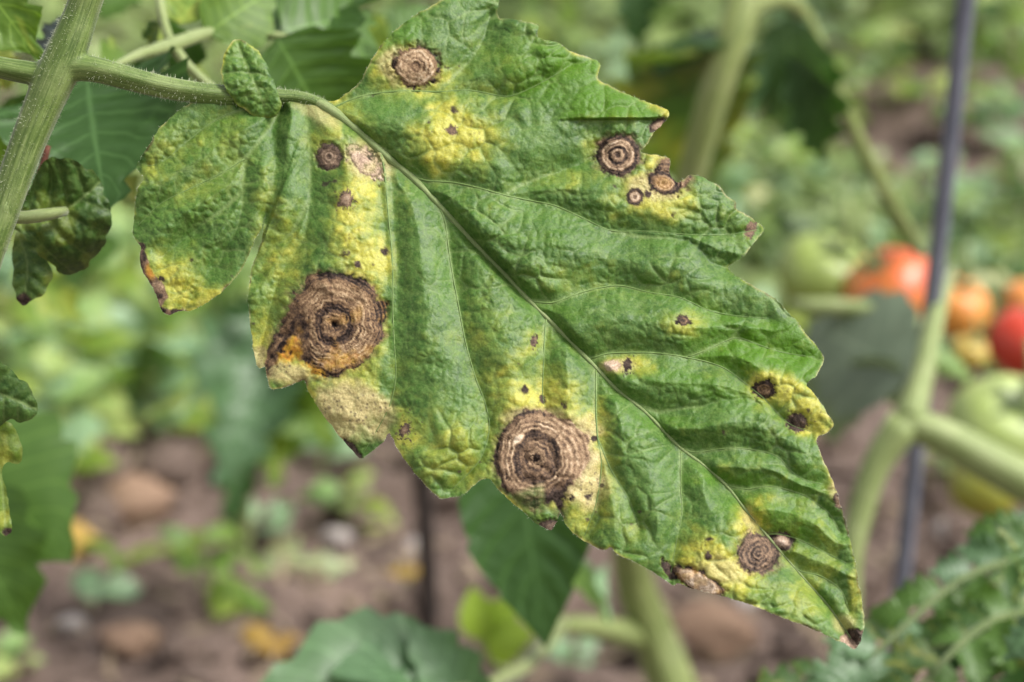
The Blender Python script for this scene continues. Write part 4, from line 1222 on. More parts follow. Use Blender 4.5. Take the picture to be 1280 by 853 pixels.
# other leaves of the same plant
def NP(me, b_, t_, mat, width=1.0, roll=0.0, nrm=None, name='leaf', label=None, parent=None):
    return place_leaf(parent or plant, me, P(*b_), P(*t_), nrm or FACE, mat, width, roll, name, label)
def mini(outline, mid, dep, label=None, seed=0, chl=0.1, curl=0.0, curl_dir=(1, 0), vein_n=6, lushv=0.0, relief=1.0, step=2.2, tilt=(0.0, 0.0), brown=None, mat=None):
    """a smaller leaf with its own outline, midrib and relief"""
    mid = catmull(mid, 8)
    ox = np.array(outline, float); c0 = ox.mean(0); ext = np.abs(ox - c0).max()
    def fields(x, y):
        dm, f, sd = poly_dist(x, y, mid)
        ph = f * vein_n - dm / ext * 1.6 + 0.25 * (sd > 0)
        v = np.abs((ph % 1.0) - 0.5)
        e1, e2 = warp(x, y, ext * .4, ext * .08, seed)
        f1, f2, _ = worley(e1, e2, ext * 0.22, seed + 3)
        z = relief * ext * (0.05 * (1 - np.exp(-(dm / (ext * .09)) ** 1.5)) + 0.05 * sstep(0.5, 0.1, v) * sstep(0, ext * .1, dm) - 0.10 * (dm / ext) ** 2)
        z += relief * ext * (0.03 * np.clip((f2 - f1) * 1.4, 0, 1) + 0.09 * fbm(x, y, ext * .6, 2, seed + 5) + 0.012 * fbm(x, y, ext * .09, 2, seed + 6))
        k = ((x - c0[0]) * curl_dir[0] + (y - c0[1]) * curl_dir[1]) / ext
        z -= curl * ext * k * np.abs(k)
        vein = np.maximum(0.8 * sstep(ext * .03, ext * .008, dm), 0.45 * sstep(0.44, 0.5, v))
        ch = chl + 0.35 * sstep(0.0, 0.5, fbm(x, y, ext * .35, 3, seed + 8)) * (chl > 0)
        o = np.zeros_like(x); ne = o.copy()
        if brown: ne = sstep(1.2, 0.7, blob(x, y, (*brown, 0, 1)) + 0.5 * fbm(x, y, 8, 2, seed + 9))
        return z, dict(a=np.stack([np.clip(ch, 0, 1), o, ne, o + .18 + .1 * fbm(x, y, 6, 2, 1)], 1), b=np.stack([o, o + .4, o + lushv, np.clip(vein, 0, 1)], 1))
    bd = blade(outline, fields, step, lambda x, y: dep + (tilt[0] * (x - c0[0]) + tilt[1] * (y - c0[1])) * PXM, rim_amt=0.15)
    return blade_objects(bd, plant, 'leaf', label, None, mat)
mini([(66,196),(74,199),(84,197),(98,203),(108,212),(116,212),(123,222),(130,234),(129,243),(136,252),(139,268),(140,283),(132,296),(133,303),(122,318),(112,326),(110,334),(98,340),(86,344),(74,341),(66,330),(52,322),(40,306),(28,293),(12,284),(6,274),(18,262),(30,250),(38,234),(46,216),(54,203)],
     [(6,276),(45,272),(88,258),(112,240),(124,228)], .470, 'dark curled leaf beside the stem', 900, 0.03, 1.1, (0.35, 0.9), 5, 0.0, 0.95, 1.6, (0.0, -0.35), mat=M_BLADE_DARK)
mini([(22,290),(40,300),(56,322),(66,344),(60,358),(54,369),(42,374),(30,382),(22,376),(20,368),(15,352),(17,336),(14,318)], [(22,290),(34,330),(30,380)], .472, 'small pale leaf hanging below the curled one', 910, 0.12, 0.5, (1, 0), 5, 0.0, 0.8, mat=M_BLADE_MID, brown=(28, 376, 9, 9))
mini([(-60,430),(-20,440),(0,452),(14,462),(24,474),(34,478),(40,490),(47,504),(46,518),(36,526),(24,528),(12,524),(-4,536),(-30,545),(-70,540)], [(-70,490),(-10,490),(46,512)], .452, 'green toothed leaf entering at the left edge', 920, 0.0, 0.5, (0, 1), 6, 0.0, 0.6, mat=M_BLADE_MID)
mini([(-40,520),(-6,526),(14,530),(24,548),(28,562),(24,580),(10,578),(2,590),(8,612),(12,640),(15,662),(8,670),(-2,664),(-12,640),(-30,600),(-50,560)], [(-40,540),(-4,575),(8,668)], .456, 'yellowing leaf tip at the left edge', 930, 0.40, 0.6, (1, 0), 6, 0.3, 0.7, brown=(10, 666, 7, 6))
tube('petiole', [P(-12,262,.459), P(18,272,.461), P(48,270,.463), P(82,264,.468)], [9*PXM, 8*PXM, 8.5*PXM, 6*PXM], M_STEM_FAR, plant, 14, 0.05, 4, 0.002)
tube('withered_stalk', [P(60,182,.483), P(54,205,.483), P(47,222,.482)], [4*PXM, 5*PXM, 4*PXM], mat_simple("withered_brown", (0.06, 0.02, 0.012), (0.12, 0.04, 0.02), 300, 0.7), plant, 10, 0.08, 3, 0.002)
NP(WL[1], (-70,540,.72), (70,690,.70), M_TL_VEIN, 1.15, 0.25)
NP(WL[2], (-60,600,.70), (16,782,.68), M_TL_VEIN, 1.2, 0.1)
NP(TL[0], (-50,-60,.50), (38,60,.49), M_TL_BRIGHT, 1.0, 0.2)
NP(TL[3], (92,28,.53), (5,72,.53), M_TL_BLUE, 0.9, 0.3, label='bluish grey leaf behind the stem')
NP(TL[2], (108,92,.53), (120,222,.50), M_TL_DARK, 1.6, 0.1)
# compound leaf behind the stalk at the top
st = [P(120,100,.53), P(140,84,.535), P(180,66,.545), P(216,56,.55), P(250,44,.555), P(300,36,.56), P(345,44,.565), P(400,55,.57)]
tube('petiole', st, [4*PXM]*2 + [7*PXM*1.2, 10*PXM*1.25, 9*PXM*1.25, 6*PXM*1.25, 5*PXM*1.25, 3*PXM], M_STEM_FAR, plant, 14, 0.05, 4, 0.003)
tube('petiole', [P(216,58,.55), P(232,80,.55), P(262,108,.55), P(285,122,.55)], [9*PXM, 8*PXM, 7*PXM, 6*PXM], M_STEM_FAR, plant, 14, 0.05, 4, 0.003)
tube('petiole', [P(212,52,.55), P(203,20,.555), P(196,-20,.56)], [8*PXM, 7*PXM, 6*PXM], M_STEM_FAR, plant, 14, 0.05, 4, 0.003)
NP(WL[1], (258,44,.555), (350,-30,.56), M_TL_BRIGHT, 1.0, 0.2)
NP(TL[0], (225,32,.556), (262,-60,.57), M_TL_BRIGHT, 0.9, 0.0)
NP(TL[0], (345,46,.56), (440,205,.565), M_TL_VEIN, 1.7, 0.1, label='broad shaded leaf behind the leaf stalk')
NP(TL[0], (350,40,.57), (500,0,.585), M_TL_VEIN, 1.4, 0.3)
NP(TL[1], (255,105,.552), (180,160,.55), M_TL_MID, 1.0, 0.2)
NP(TL[3], (200,30,.56), (150,100,.57), M_TL_MID, 0.8, 0.2)
NP(TL[0], (90,190,.60), (190,250,.60), M_TL_MID, 0.9)

NP(TL[2], (330,50,.575), (455,-70,.60), M_TL_MID, 1.5, -0.2)
NP(WL[0], (470,170,.64), (380,20,.63), M_TL_VEIN, 1.2, 0.3)
NP(WL[1], (240,130,.60), (330,190,.62), M_TL_VEIN, 1.0, 0.1)
NP(WL[1], (195,85,.58), (215,150,.60), M_TL_DARK, 0.9, 0.1)
NP(TL[2], (160,190,.66), (230,120,.66), M_TL_BRIGHT, 1.2, 0.1)
NP(WL[1], (205,60,.60), (285,70,.62), M_TL_BRIGHT, 1.1, 0.1)
NP(WL[0], (210,20,.58), (250,60,.60), M_TL_DARK, 1.0, 0.1)
NP(WL[2], (10,120,.60), (60,220,.62), M_TL_MID, 1.0, 0.1)
NP(WL[1], (120,150,.66), (190,215,.68), M_WEED_PALE, 0.9, 0.1)
NP(WL[0], (180,120,.62), (250,160,.64), M_TL_BRIGHT, 1.0, 0.1)
NP(WL[2], (135,85,.60), (195,30,.62), M_TL_BRIGHT, 0.8, 0.1)
NP(WL[1], (20,0,.58), (85,40,.60), M_WEED_PALE, 0.9, 0.1)
NP(WL[1], (480,20,.66), (420,90,.66), M_TL_BRIGHT, 0.8, 0.1)
NP(TL[2], (-20,150,.58), (30,240,.60), M_TL_BRIGHT, 1.0, 0.1)
NP(TL[1], (-10,60,.56), (45,130,.57), M_TL_MID, 0.9, 0.1)
for k_, (x0, y0, x1, y1, d_, m_, w_) in enumerate(((120,20,190,-40,.74,M_TL_VEIN,1.0),(300,150,250,230,.78,M_TL_MID,.9),(150,300,60,350,.85,M_TL_VEIN,1.0),(20,330,110,400,.88,M_TL_BRIGHT,1.0),
        (470,60,540,-20,.80,M_TL_VEIN,1.0),(430,120,510,170,.86,M_TL_MID,1.0),(20,200,-30,300,.70,M_TL_VEIN,1.0))):
    NP(TL[k_ % 3], (x0,y0,d_), (x1,y1,d_), m_, w_, 0.1)
# ------------------------------------------------------------------ supports
M_ROD = mat_simple("grey_metal_rod", (0.11, 0.12, 0.155), (0.19, 0.20, 0.24), 60, 0.45, 0.5)
M_DARKROD = mat_simple("dark_stake", (0.022, 0.017, 0.015), (0.05, 0.04, 0.036), 50, 0.7, 0.3)
def to_ground(a, b_):
    t = (0.0 - a.z) / (b_.z - a.z)
    return a + (b_ - a) * t
a, b_ = P(1207, 0, .87), P(1122, 770, .97)
g = to_ground(a, b_); top = a + (a - b_) * 0.35
g2 = g + (g - a).normalized() * 0.12
rod = tube('plant_stake', [top, a, b_, g2], [0.0029]*4, M_ROD, None, 20, 0.02, 5, 0.02)
tag(rod, 'thin grey metal stake standing in the soil before the tomatoes', 'plant stake')
g = on_ground(541, 762); d = (g - CAM).dot(FWD)
tp = P(526, 560, d - 0.09); tp2 = tp + (tp - g) * 1.1
rod2 = tube('plant_stake', [tp2, tp, g - Vector((0, 0, .05))], [0.0042]*3, M_DARKROD, None, 14, 0.05, 4, 0.03)
tag(rod2, 'thin dark brown stake rising from the soil behind the leaf', 'plant stake')

# ------------------------------------------------------------------ tomato plant behind the leaf
def px_tube(name, lst, parent, mat, step=0.006, ns=16, groove=0.05):
    return tube(name, [P(x, y, d) for x, y, d, r in lst], [r * MPP * d for x, y, d, r in lst], mat, parent, ns, groove, 4, step)
gb = Vector((P(860, 960, 1.08).x, P(860, 960, 1.08).y, 0))
pB = empty('tomato_plant', gb, 'tomato plant whose pale thick stem stands straight behind the diseased leaf', 'tomato plant')
bot = P(838, 880, .82)
lst = [(846,880,1.06,30),(820,800,1.06,27),(792,720,1.05,23),(784,620,1.02,21),(800,480,.98,20),(832,340,.95,19),(866,210,.93,18),(896,105,.92,20),(924,20,.92,22),(938,-40,.93,21),(960,-300,.96,16)]
pp = [gb - Vector((0, 0, .02))] + [P(x, y, d) for x, y, d, r in lst]
tube('stem', pp, [.0095] + [r * MPP * d for x, y, d, r in lst], M_STEM_OLIVE, pB, 18, 0.08, 5, 0.008)
px_tube('branch', [(812,800,1.06,18),(770,790,1.05,17),(730,783,1.04,13),(690,782,1.03,11)], pB, M_STEM_OLIVE)
px_tube('branch', [(925,18,.92,14),(960,0,.93,12),(992,4,.94,11),(1015,40,.95,10),(1045,110,.96,9.5),(1078,185,.97,9),(1110,245,.98,9),(1150,315,1.0,8)], pB, M_STEM_OLIVE)
def NB_(me, b_, t_, mat, width=1.0, roll=0.0, nrm=None, label=None):
    return place_leaf(pB, me, P(*b_), P(*t_), nrm or FACE, mat, width, roll, 'leaf', label)
NB_(HANG, (640,535,.70), (684,812,.70), M_TL_DARK, 1.0, 0.05, label='dark green pointed leaf hanging below the diseased leaf')
px_tube('petiole', [(790,560,1.0,8),(720,540,.80,9),(670,525,.72,8),(640,540,.70,7)], pB, M_STEM_DARK)
NB_(WL[1], (600,850,.72), (335,850,.68), M_TL_GREY, 0.80, -0.1, (TOCAM + UPV * 0.5), label='broad grey green leaf near the bottom edge')
NB_(WL[0], (580,900,.72), (470,770,.69), M_TL_GREY, 0.9, 0.5, (TOCAM + UPV))
NB_(WL[2], (590,905,.72), (545,785,.70), M_TL_GREY, 0.9, -0.4, (TOCAM + UPV))
px_tube('petiole', [(700,782,1.03,9),(660,830,.88,9),(600,860,.73,8),(560,865,.70,6)], pB, M_STEM_OLIVE)
NB_(TL[0], (1000,60,.95), (1040,222,.96), M_TL_DARK, 0.85, 0.1, label='dark green leaf hanging from the thin upper branch')
NB_(TL[2], (985,20,.94), (990,190,.97), M_TL_GREY, 0.9, 0.1)
NB_(TL[1], (900,60,.91), (790,-20,.97), M_TL_DARK, 0.9)
NB_(TL[0], (790,-40,.97), (800,55,.96), M_TL_DARK, 0.9, 0.0)
NB_(TL[3], (720,690,.85), (690,850,.9), M_WEED_MINT, 0.8, 0.1)
NB_(TL[0], (880,60,.91), (850,170,1.0), M_TL_MID, 0.9, 0.0)

# yellow-green unripe fruit on a stalk
def tomato(px, py, d, rpx, colr, colr2, label, group, tilt=(0.3, 0.2), squash=0.86, calyx=True, stalk_to=None, lump=0.03):
    d *= 1.2
    r = rpx * MPP * d
    c = P(px, py, d)
    root = empty('tomato', c, label, 'tomato', group)
    nu, nv = 40, 24
    V, F = [], []
    for j in range(nv + 1):
        ph = math.pi * j / nv
        for i in range(nu):
            th = 2 * math.pi * i / nu
            rr = math.sin(ph) * (1 + lump * math.cos(5 * th + px) * math.sin(ph))
            zz = math.cos(ph) * squash
            dim = 0.22 * math.exp(-(ph / 0.42) ** 2)
            V.append(Vector((rr * math.cos(th), rr * math.sin(th), zz - dim)) * r)
    for j in range(nv):
        for i in range(nu):
            F.append((j * nu + i, (j + 1) * nu + i, (j + 1) * nu + (i + 1) % nu, j * nu + (i + 1) % nu))
    m, nt, out = new_mat('tomato_skin'); b = NB(nt)
    oc = b.coords('Object')
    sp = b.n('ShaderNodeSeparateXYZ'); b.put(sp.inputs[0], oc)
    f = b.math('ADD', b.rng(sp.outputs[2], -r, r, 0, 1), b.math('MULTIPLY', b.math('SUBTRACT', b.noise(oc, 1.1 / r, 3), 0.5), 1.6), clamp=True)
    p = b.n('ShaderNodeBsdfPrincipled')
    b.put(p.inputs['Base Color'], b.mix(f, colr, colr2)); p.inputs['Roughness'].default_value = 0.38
    p.inputs['Specular IOR Level'].default_value = 0.55
    nt.links.new(p.outputs[0], out.inputs['Surface'])
    rot = Matrix.Rotation(tilt[0], 3, 'X') @ Matrix.Rotation(tilt[1], 3, 'Y')
    body = link('skin', mesh_from('tomato_skin', [rot @ v for v in V], F, m), root, c)
    if calyx:
        V, F = [], []
        for s in range(5):
            a = 2 * math.pi * s / 5
            k = len(V)
            for t in range(5):
                q = t / 4; w_ = 0.12 * math.sin(math.pi * min(1, q + 0.25)) * (1 - q) + 0.01
                rad_ = q * 0.75
                hz = squash * math.sqrt(max(0, 1 - min(rad_, .95) ** 2)) - 0.2 * math.exp(-(rad_ / .4) ** 2) + 0.04 + 0.12 * q * q
                for w2 in (-w_, w_):
                    V.append(rot @ (Vector((rad_ * math.cos(a) - w2 * math.sin(a), rad_ * math.sin(a) + w2 * math.cos(a), hz)) * r))
            for t in range(4): F.append((k + 2*t, k + 2*t + 1, k + 2*t + 3, k + 2*t + 2))
        link('calyx', mesh_from('calyx', V, F, M_STEM_DARK, True, [(0.3, 0.2)] * len(V)), root, c)
        z0 = rot @ Vector((0, 0, squash - .22)) * r
        s0 = c + z0; s1 = c + (rot @ Vector((0.05, 0.05, 1.25))) * r
        s2 = P(*stalk_to) if stalk_to else s1 + Vector((0.0, 0.01, 0.6 * r))
        tube('stalk', [s0, s1, s2], [0.07 * r, 0.07 * r, 0.08 * r], M_STEM_FAR, root, 10, 0.05, 3, r * 0.3)
    return root
RED, ORG, GRN = (0.42, 0.025, 0.010), (0.56, 0.14, 0.03), (0.20, 0.28, 0.05)
tomato(1112, 364, 1.10, 60, (0.50, 0.28, 0.05), (0.56, 0.075, 0.018), 'ripening orange red tomato left of the grey stake', 'tomatoes on the plants', (0.2, -0.5))
tomato(1030, 344, 1.12, 60, (0.20, 0.27, 0.04), (0.26, 0.33, 0.08), 'green tomato beside the orange red one', 'tomatoes on the plants', (0.35, 0.3))
tomato(1194, 384, 1.16, 44, (0.60, 0.28, 0.04), (0.62, 0.22, 0.05), 'small orange tomato right of the grey stake', 'tomatoes on the plants', (0.2, 0.2))
tomato(1284, 430, 1.08, 52, (0.40, 0.02, 0.008), (0.48, 0.04, 0.012), 'ripe deep red tomato at the right edge', 'tomatoes on the plants', (0.1, 0.4))
tomato(1284, 378, 1.20, 32, (0.62, 0.26, 0.05), (0.62, 0.22, 0.05), 'pale orange tomato above the deep red one', 'tomatoes on the plants', (0.1, 0.4))
tomato(1256, 538, 1.02, 74, (0.22, 0.30, 0.06), (0.34, 0.42, 0.13), 'big pale green tomato low at the right edge', 'tomatoes on the plants', (0.5, 0.2))
tomato(1232, 606, 1.10, 48, (0.24, 0.22, 0.02), (0.22, 0.25, 0.03), 'shaded olive green tomato under the thick pale stem', 'tomatoes on the plants', (0.3, 0.2))
tomato(1212, 440, 1.12, 24, (0.46, 0.36, 0.06), (0.50, 0.36, 0.08), 'little yellowish tomato under the small orange one', 'tomatoes on the plants', (0.3, 0.2))
M_LIME = mat_leaf("lime_leaf", (0.20, 0.30, 0.025), (0.30, 0.42, 0.05), None, 0, 0.3, 0.5, 0.4)
NB_(WL[1], (600,800,1.0), (640,752,.99), M_LIME, 1.0, 0.2)
NB_(WL[0], (604,802,1.0), (590,742,.99), M_LIME, 0.9, -0.2)
NB_(WL[1], (606,804,1.0), (650,790,.98), M_LIME, 0.9, 0.3)
px_tube('branch', [(640,850,1.04,9),(615,825,1.02,8),(602,798,1.0,6)], pB, M_STEM_FAR)
px_tube('branch', [(700,781,1.03,11),(670,815,1.04,10),(640,850,1.04,9)], pB, M_STEM_OLIVE)

# ------------------------------------------------------------------ tomato plant on the right
gc = Vector((P(1070, 1000, .90).x + .01, P(1070, 900, .90).y, 0))
pC = empty('tomato_plant', gc, 'tomato plant with a forked pale stem beside the grey stake and tomatoes', 'tomato plant')
lst = [(1062,700,.88,16),(1076,640,.88,16),(1096,580,.88,18),(1132,528,.88,24)]
pp = [gc - Vector((0, 0, .02)), P(1058, 860, .89)] + [P(x, y, d) for x, y, d, r in lst]
tube('stem', pp, [.005, .0045] + [r * MPP * d for x, y, d, r in lst], M_STEM_FAR, pC, 16, 0.05, 5, 0.006)
px_tube('stem', [(1122,530,.88,18),(1150,534,.88,21),(1190,552,.88,23),(1240,580,.88,25),(1300,612,.88,27),(1400,660,.9,32)], pC, M_STEM_FAR)
px_tube('branch', [(1135,530,.88,20),(1150,480,.89,15),(1162,430,.90,13),(1174,380,.92,11),(1186,350,.95,7),(1192,335,1.0,4)], pC, M_STEM_FAR)
px_tube('branch', [(990,382,1.02,8),(1040,384,1.02,11),(1100,390,1.02,11),(1160,410,1.03,9)], pC, M_STEM_FAR)
def NC(me, b_, t_, mat, width=1.0, roll=0.0, nrm=None, label=None):
    return place_leaf(pC, me, P(*b_), P(*t_), nrm or FACE, mat, width, roll, 'leaf', label)
M_PALEGREY = mat_leaf('pale_grey_leaf', (0.09, 0.13, 0.085), (0.15, 0.19, 0.13), None, 0, 0.15, 0.45, 0.5)
NC(WL[1], (1140,470,1.0), (990,390,1.02), M_PALEGREY, 1.2, -0.4, label='drooping grey leaf under the green tomato')
NC(WL[0], (1120,450,1.0), (1075,520,1.02), M_PALEGREY, 1.2, -0.2)
NC(WL[1], (1050,400,1.05), (1020,560,1.05), M_PALEGREY, 1.0, 0.4)
NC(TL[3], (1080,640,.9), (1040,720,.9), M_TL_MID, 0.8)
NC(TL[1], (1160,440,1.0), (1240,470,1.0), M_WEED_PALE, 0.7)

# low leafy tomato plant at the bottom right corner
gd = Vector((P(1230, 1000, .70).x + .05, P(1230, 1000, .70).y, 0))
pD = empty('tomato_plant', gd, 'leafy green tomato plant filling the bottom right corner', 'tomato plant')
tube('stem', [gd - Vector((0, 0, .02)), P(1300, 1100, .70), P(1310, 850, .69), P(1325, 640, .68)], [.006, .006, .005, .003], M_STEM_DARK, pD, 14, 0.05, 5, 0.01)
rq = np.random.RandomState(8)
def frond(b_, t_, n, size, mats, label=None):
    pb, pt = P(*b_), P(*t_)
    sag = UPV * 0.006
    tube('petiole', [pb, (pb + pt) / 2 + sag, pt], [.0015, .0011, .0006], M_STEM_DARK, pD, 10, 0.05, 4, 0.006)
    for i in range(n):
        t = (i + 0.6) / n
        c = pb * (1 - t) + pt * t + sag * 4 * t * (1 - t)
        ax = (pt - pb).normalized(); sd = ax.cross(FACE).normalized()
        for s in (-1, 1):
            L = size * rq.uniform(.7, 1.15) * (1 - 0.35 * t)
            tip = c + (sd * s * 0.85 + ax * 0.55 + TOCAM * rq.uniform(-.1, .45) - UPV * rq.uniform(0, .35)).normalized() * L
            place_leaf(pD, TL[rq.randint(4)], c, tip, FACE + Vector(rq.uniform(-.4, .4, 3)), mats[rq.randint(len(mats))], rq.uniform(1.0, 1.45), 0, 'leaf')
    place_leaf(pD, TL[0], pt, pt + (pt - pb).normalized() * size * 1.1, FACE, mats[0], 1.2, 0, 'leaf')
frond((1315,690,.68), (1080,830,.64), 6, .017, [M_TL_GREY, M_TL_MID, M_TL_VEIN])
frond((1315,760,.67), (1130,880,.62), 6, .018, [M_TL_MID, M_TL_VEIN])
frond((1315,660,.70), (1215,745,.68), 4, .015, [M_TL_VEIN, M_TL_GREY])
frond((1310,820,.67), (1010,860,.64), 6, .016, [M_TL_MID, M_TL_DARK])
place_leaf(pD, NEAR[0], P(1320,730,.62), P(1268,652,.61), FACE, M_TL_MID, 1.2, .2, 'leaf')
place_leaf(pD, NEAR[1], P(1320,770,.60), P(1262,800,.59), FACE, M_TL_GREY, 1.2, .2, 'leaf')

# ------------------------------------------------------------------ drooping bluish plant and translucent leaf (left middle)
ge = on_ground(300, 690)
pE = empty('weed', ge, 'tall weed with drooping grey green leaves left of the thin dark stake', 'weed')
def PE(x, y, d): return P(x, y, d)
px_tube('stem', [(303,700,1.52,11),(303,640,1.50,11),(308,580,1.47,10),(320,520,1.44,9),(335,460,1.40,8),(350,400,1.36,7)], pE, M_WEED_PALE if False else M_STEM_FAR)
for b_, t_, mt, w_ in (((345,400,1.38),(240,480,1.34),M_TL_GREY,1.0), ((345,440,1.36),(275,590,1.32),M_TL_GREY,.9), ((345,390,1.36),(270,385,1.36),M_TL_DARK,.9),
                       ((335,455,1.38),(345,590,1.34),M_TL_BRIGHT,.9), ((340,450,1.38),(410,540,1.34),M_TL_BRIGHT,1.2), ((350,395,1.36),(440,470,1.34),M_TL_DARK,1.1), ((310,560,1.46),(285,660,1.44),M_TL_DARK,.6)):
    place_leaf(pE, TL[2], P(*b_), P(*t_), FACE, mt, w_, random.uniform(-.3, .3), 'leaf')

# ------------------------------------------------------------------ weeds
def weed(px, py, hpx, n, lpx, mats, label, cat='weed', group=None, meshes=None, spread=1.0, seed=0, up=0.35):
    r_ = np.random.RandomState(seed)
    g_ = on_ground(px, py)
    d = (g_ - CAM).dot(FWD)
    m_ = MPP * d
    root = empty('weed', g_, label, cat, group)
    H = hpx * m_ / CP
    lean = Vector((r_.uniform(-.15, .15), r_.uniform(-.15, .15), 1)) * H
    tube('stem', [g_ - Vector((0, 0, .01)), g_ + lean * 0.5 + Vector((r_.uniform(-.1, .1) * H, 0, 0)), g_ + lean], [4 * m_, 3.2 * m_, 1.5 * m_], M_STEM_FAR, root, 8, 0.05, 3, max(H / 6, 0.004))
    meshes = meshes or WL
    for i in range(n):
        t = (i + 0.7) / n
        a = i * 2.4 + r_.uniform(-.4, .4)
        c = g_ + lean * (0.15 + 0.85 * t)
        L = lpx * m_ * r_.uniform(.7, 1.15) * (1 - 0.3 * t)
        dr = Vector((math.cos(a) * spread, math.sin(a) * spread, up + r_.uniform(-.35, .35) + 0.4 * t)).normalized()
        b0 = c + Vector((dr.x, dr.y, dr.z * .5)) * L * 0.18
        place_leaf(root, meshes[r_.randint(len(meshes))], c if n < 5 else b0, b0 + dr * L, Vector((0, -.45, 1)) + Vector(r_.uniform(-.3, .3, 3)), mats[r_.randint(len(mats))], r_.uniform(.85, 1.25), 0, 'leaf')
    return root

PALE = [M_WEED_PALE, M_WEED_PALE, M_WEED_MINT, M_TL_BRIGHT]
MINT = [M_WEED_MINT, M_WEED_MINT, M_WEED_PALE, M_TL_MID]
GREY = [M_WEED_GREY, M_WEED_MINT, M_TL_BRIGHT, M_TL_MID]
GREEN = [M_TL_MID, M_WEED_PALE, M_TL_BRIGHT]
GL = 'pale leafy weed in the blurred bed at the left, behind the stem'
i = 0
for px, py, h, n, l in ((20,560,140,16,85),(110,585,170,18,90),(200,560,190,18,90),(60,500,160,16,90),(160,480,200,18,85),(250,470,170,16,80),(10,440,150,14,80),(100,410,150,16,80),(220,400,150,16,75),(300,430,120,14,70)):
    weed(px, py, h, n, l, PALE if i % 3 else MINT, GL, 'weed', 'weeds in the left bed', seed=40 + i); i += 1
GL = 'small blurred weed in the far bed left of the stem top'
for px, py, h, n, l in ((30,330,130,14,60),(140,320,140,14,60),(230,310,120,14,60),(330,330,150,14,60),(60,230,120,12,50),(180,220,120,12,50),(300,220,120,12,50),(420,260,140,14,55),(480,170,130,12,50),(520,260,140,12,50),(400,380,100,12,55),(560,420,90,10,50)):
    weed(px, py, h, n, l, GREEN if i % 2 else PALE, GL, 'weed', 'weeds in the far left bed', seed=40 + i); i += 1
weed(250, 770, 70, 5, 80, [M_WEED_PALE, M_TL_BRIGHT], 'seedling with bright and pale leaves on the soil at the lower left', seed=81, up=.3)
weed(150, 722, 24, 3, 90, [M_TL_BRIGHT], 'weed with long narrow leaves lying on the soil at the left', meshes=[NL], seed=82, up=.1)
weed(120, 755, 18, 3, 60, [M_WEED_MINT], 'tiny bluish seedling on the soil beside the pale grey stone', seed=83, up=.1)
weed(380, 715, 28, 3, 85, [M_WEED_GREY], 'pale rounded seedling on the soil left of the dark stake', seed=84, up=.2)
weed(290, 800, 24, 4, 60, [M_WEED_GREY, M_TL_BRIGHT], 'low yellowish seedling in front of the bright leaved one', seed=85, up=.1)
weed(5, 850, 24, 4, 60, [M_WEED_PALE], 'pale seedling in the bottom left corner', seed=86, up=.1)
weed(505, 735, 30, 3, 55, [M_DEAD], 'dead yellow brown leaves of a small plant beside the dark stake', seed=87, up=.2)
weed(400, 575, 60, 6, 60, [M_WEED_MINT], 'mint green seedling under the second leaf lobe', seed=88)
weed(720, 850, 50, 5, 60, [M_WEED_MINT], 'small mint green seedling left of the thick pale stem', seed=89)
weed(640, 730, 40, 5, 50, [M_WEED_GREY], 'greyish seedling hidden partly by the hanging dark leaf', seed=90)
weed(1210, 800, 40, 6, 55, [M_TL_MID, M_WEED_MINT], 'green seedling on the soil right of the grey stake', seed=91)
i = 60
GL = 'small leaved blurred weed in the right bed behind the leaf tip'
for px, py, h, n, l in ((860,400,110,18,50),(930,360,120,18,52),(1000,300,110,18,48),(880,310,110,16,48),(950,260,110,18,45),(1040,300,70,16,45),(1120,350,70,16,45),(1240,420,110,16,50),(1200,330,100,16,48),(1280,330,120,14,48),(1160,480,90,16,50),(1250,500,90,16,46),(1080,430,100,14,50),(960,450,90,14,50)):
    weed(px, py, h, n, l, GREY if i % 2 else PALE, GL, 'weed', 'weeds in the right bed', seed=40 + i); i += 1
GL = 'far blurred weed at the top behind the diseased leaf'
for px, py, h, n, l in ((700,140,130,14,55),(770,180,150,14,55),(830,120,130,14,52),(860,220,120,14,50),(940,150,130,14,48),(1010,60,120,14,46),(1100,30,120,14,46),(1180,40,120,14,46),(1265,120,120,14,55),(1275,220,100,14,48),(650,80,120,12,46),(1230,40,120,12,46),(1110,120,90,16,50),(1240,165,80,14,48),(1040,140,90,16,48),(1170,210,60,14,46),(1200,150,70,14,46),(1250,230,80,14,46),(990,160,60,12,42),(1180,270,60,14,44),(740,60,120,12,46),(960,90,100,12,44)):
    weed(px, py, h, n, l, MINT if i % 2 else GREEN, GL, 'weed', 'far weeds along the top', seed=40 + i); i += 1

for j, (px, py, h, n, l, lab) in enumerate((
    (70,640,150,12,95,'lush pale weed at the left edge standing before the left bed'), (190,560,120,12,95,'lush pale weed right above the big rounded clod'),
    (330,560,70,8,70,'yellowish weed at the foot of the drooping grey green one'), (1010,470,110,14,60,'weed with yellow green leaves close behind the leaf margin at the right'),
    (1090,275,60,10,46,'weed in front of the bare far soil patch'), (1260,480,120,14,60,'weed between the deep red and the big green tomato'), (900,330,140,16,60,'bushy pale weed behind the right lobe point'))):
    weed(px, py, h, n, l, (PALE, PALE, GREEN, [M_TL_BRIGHT, M_WEED_PALE], GREY, GREY, PALE)[j], lab, seed=300 + j)
for j, (px, py, h, n, l, lab) in enumerate(((330,650,50,6,60,'small green weed between the drooping grey green one and the pale stone'), (430,640,60,6,60,'small weed left of the thin dark stake just under the leaf lobe'),
    (900,700,50,6,60,'green weed below the lower margin of the diseased leaf near its tip'), (1000,570,90,10,60,'weed standing behind the right margin of the leaf near its tip'), (1200,640,70,8,60,'weed on the dark soil under the olive green tomato'))):
    weed(px, py, h, n, l, GREEN if j % 2 else MINT, lab, seed=400 + j)
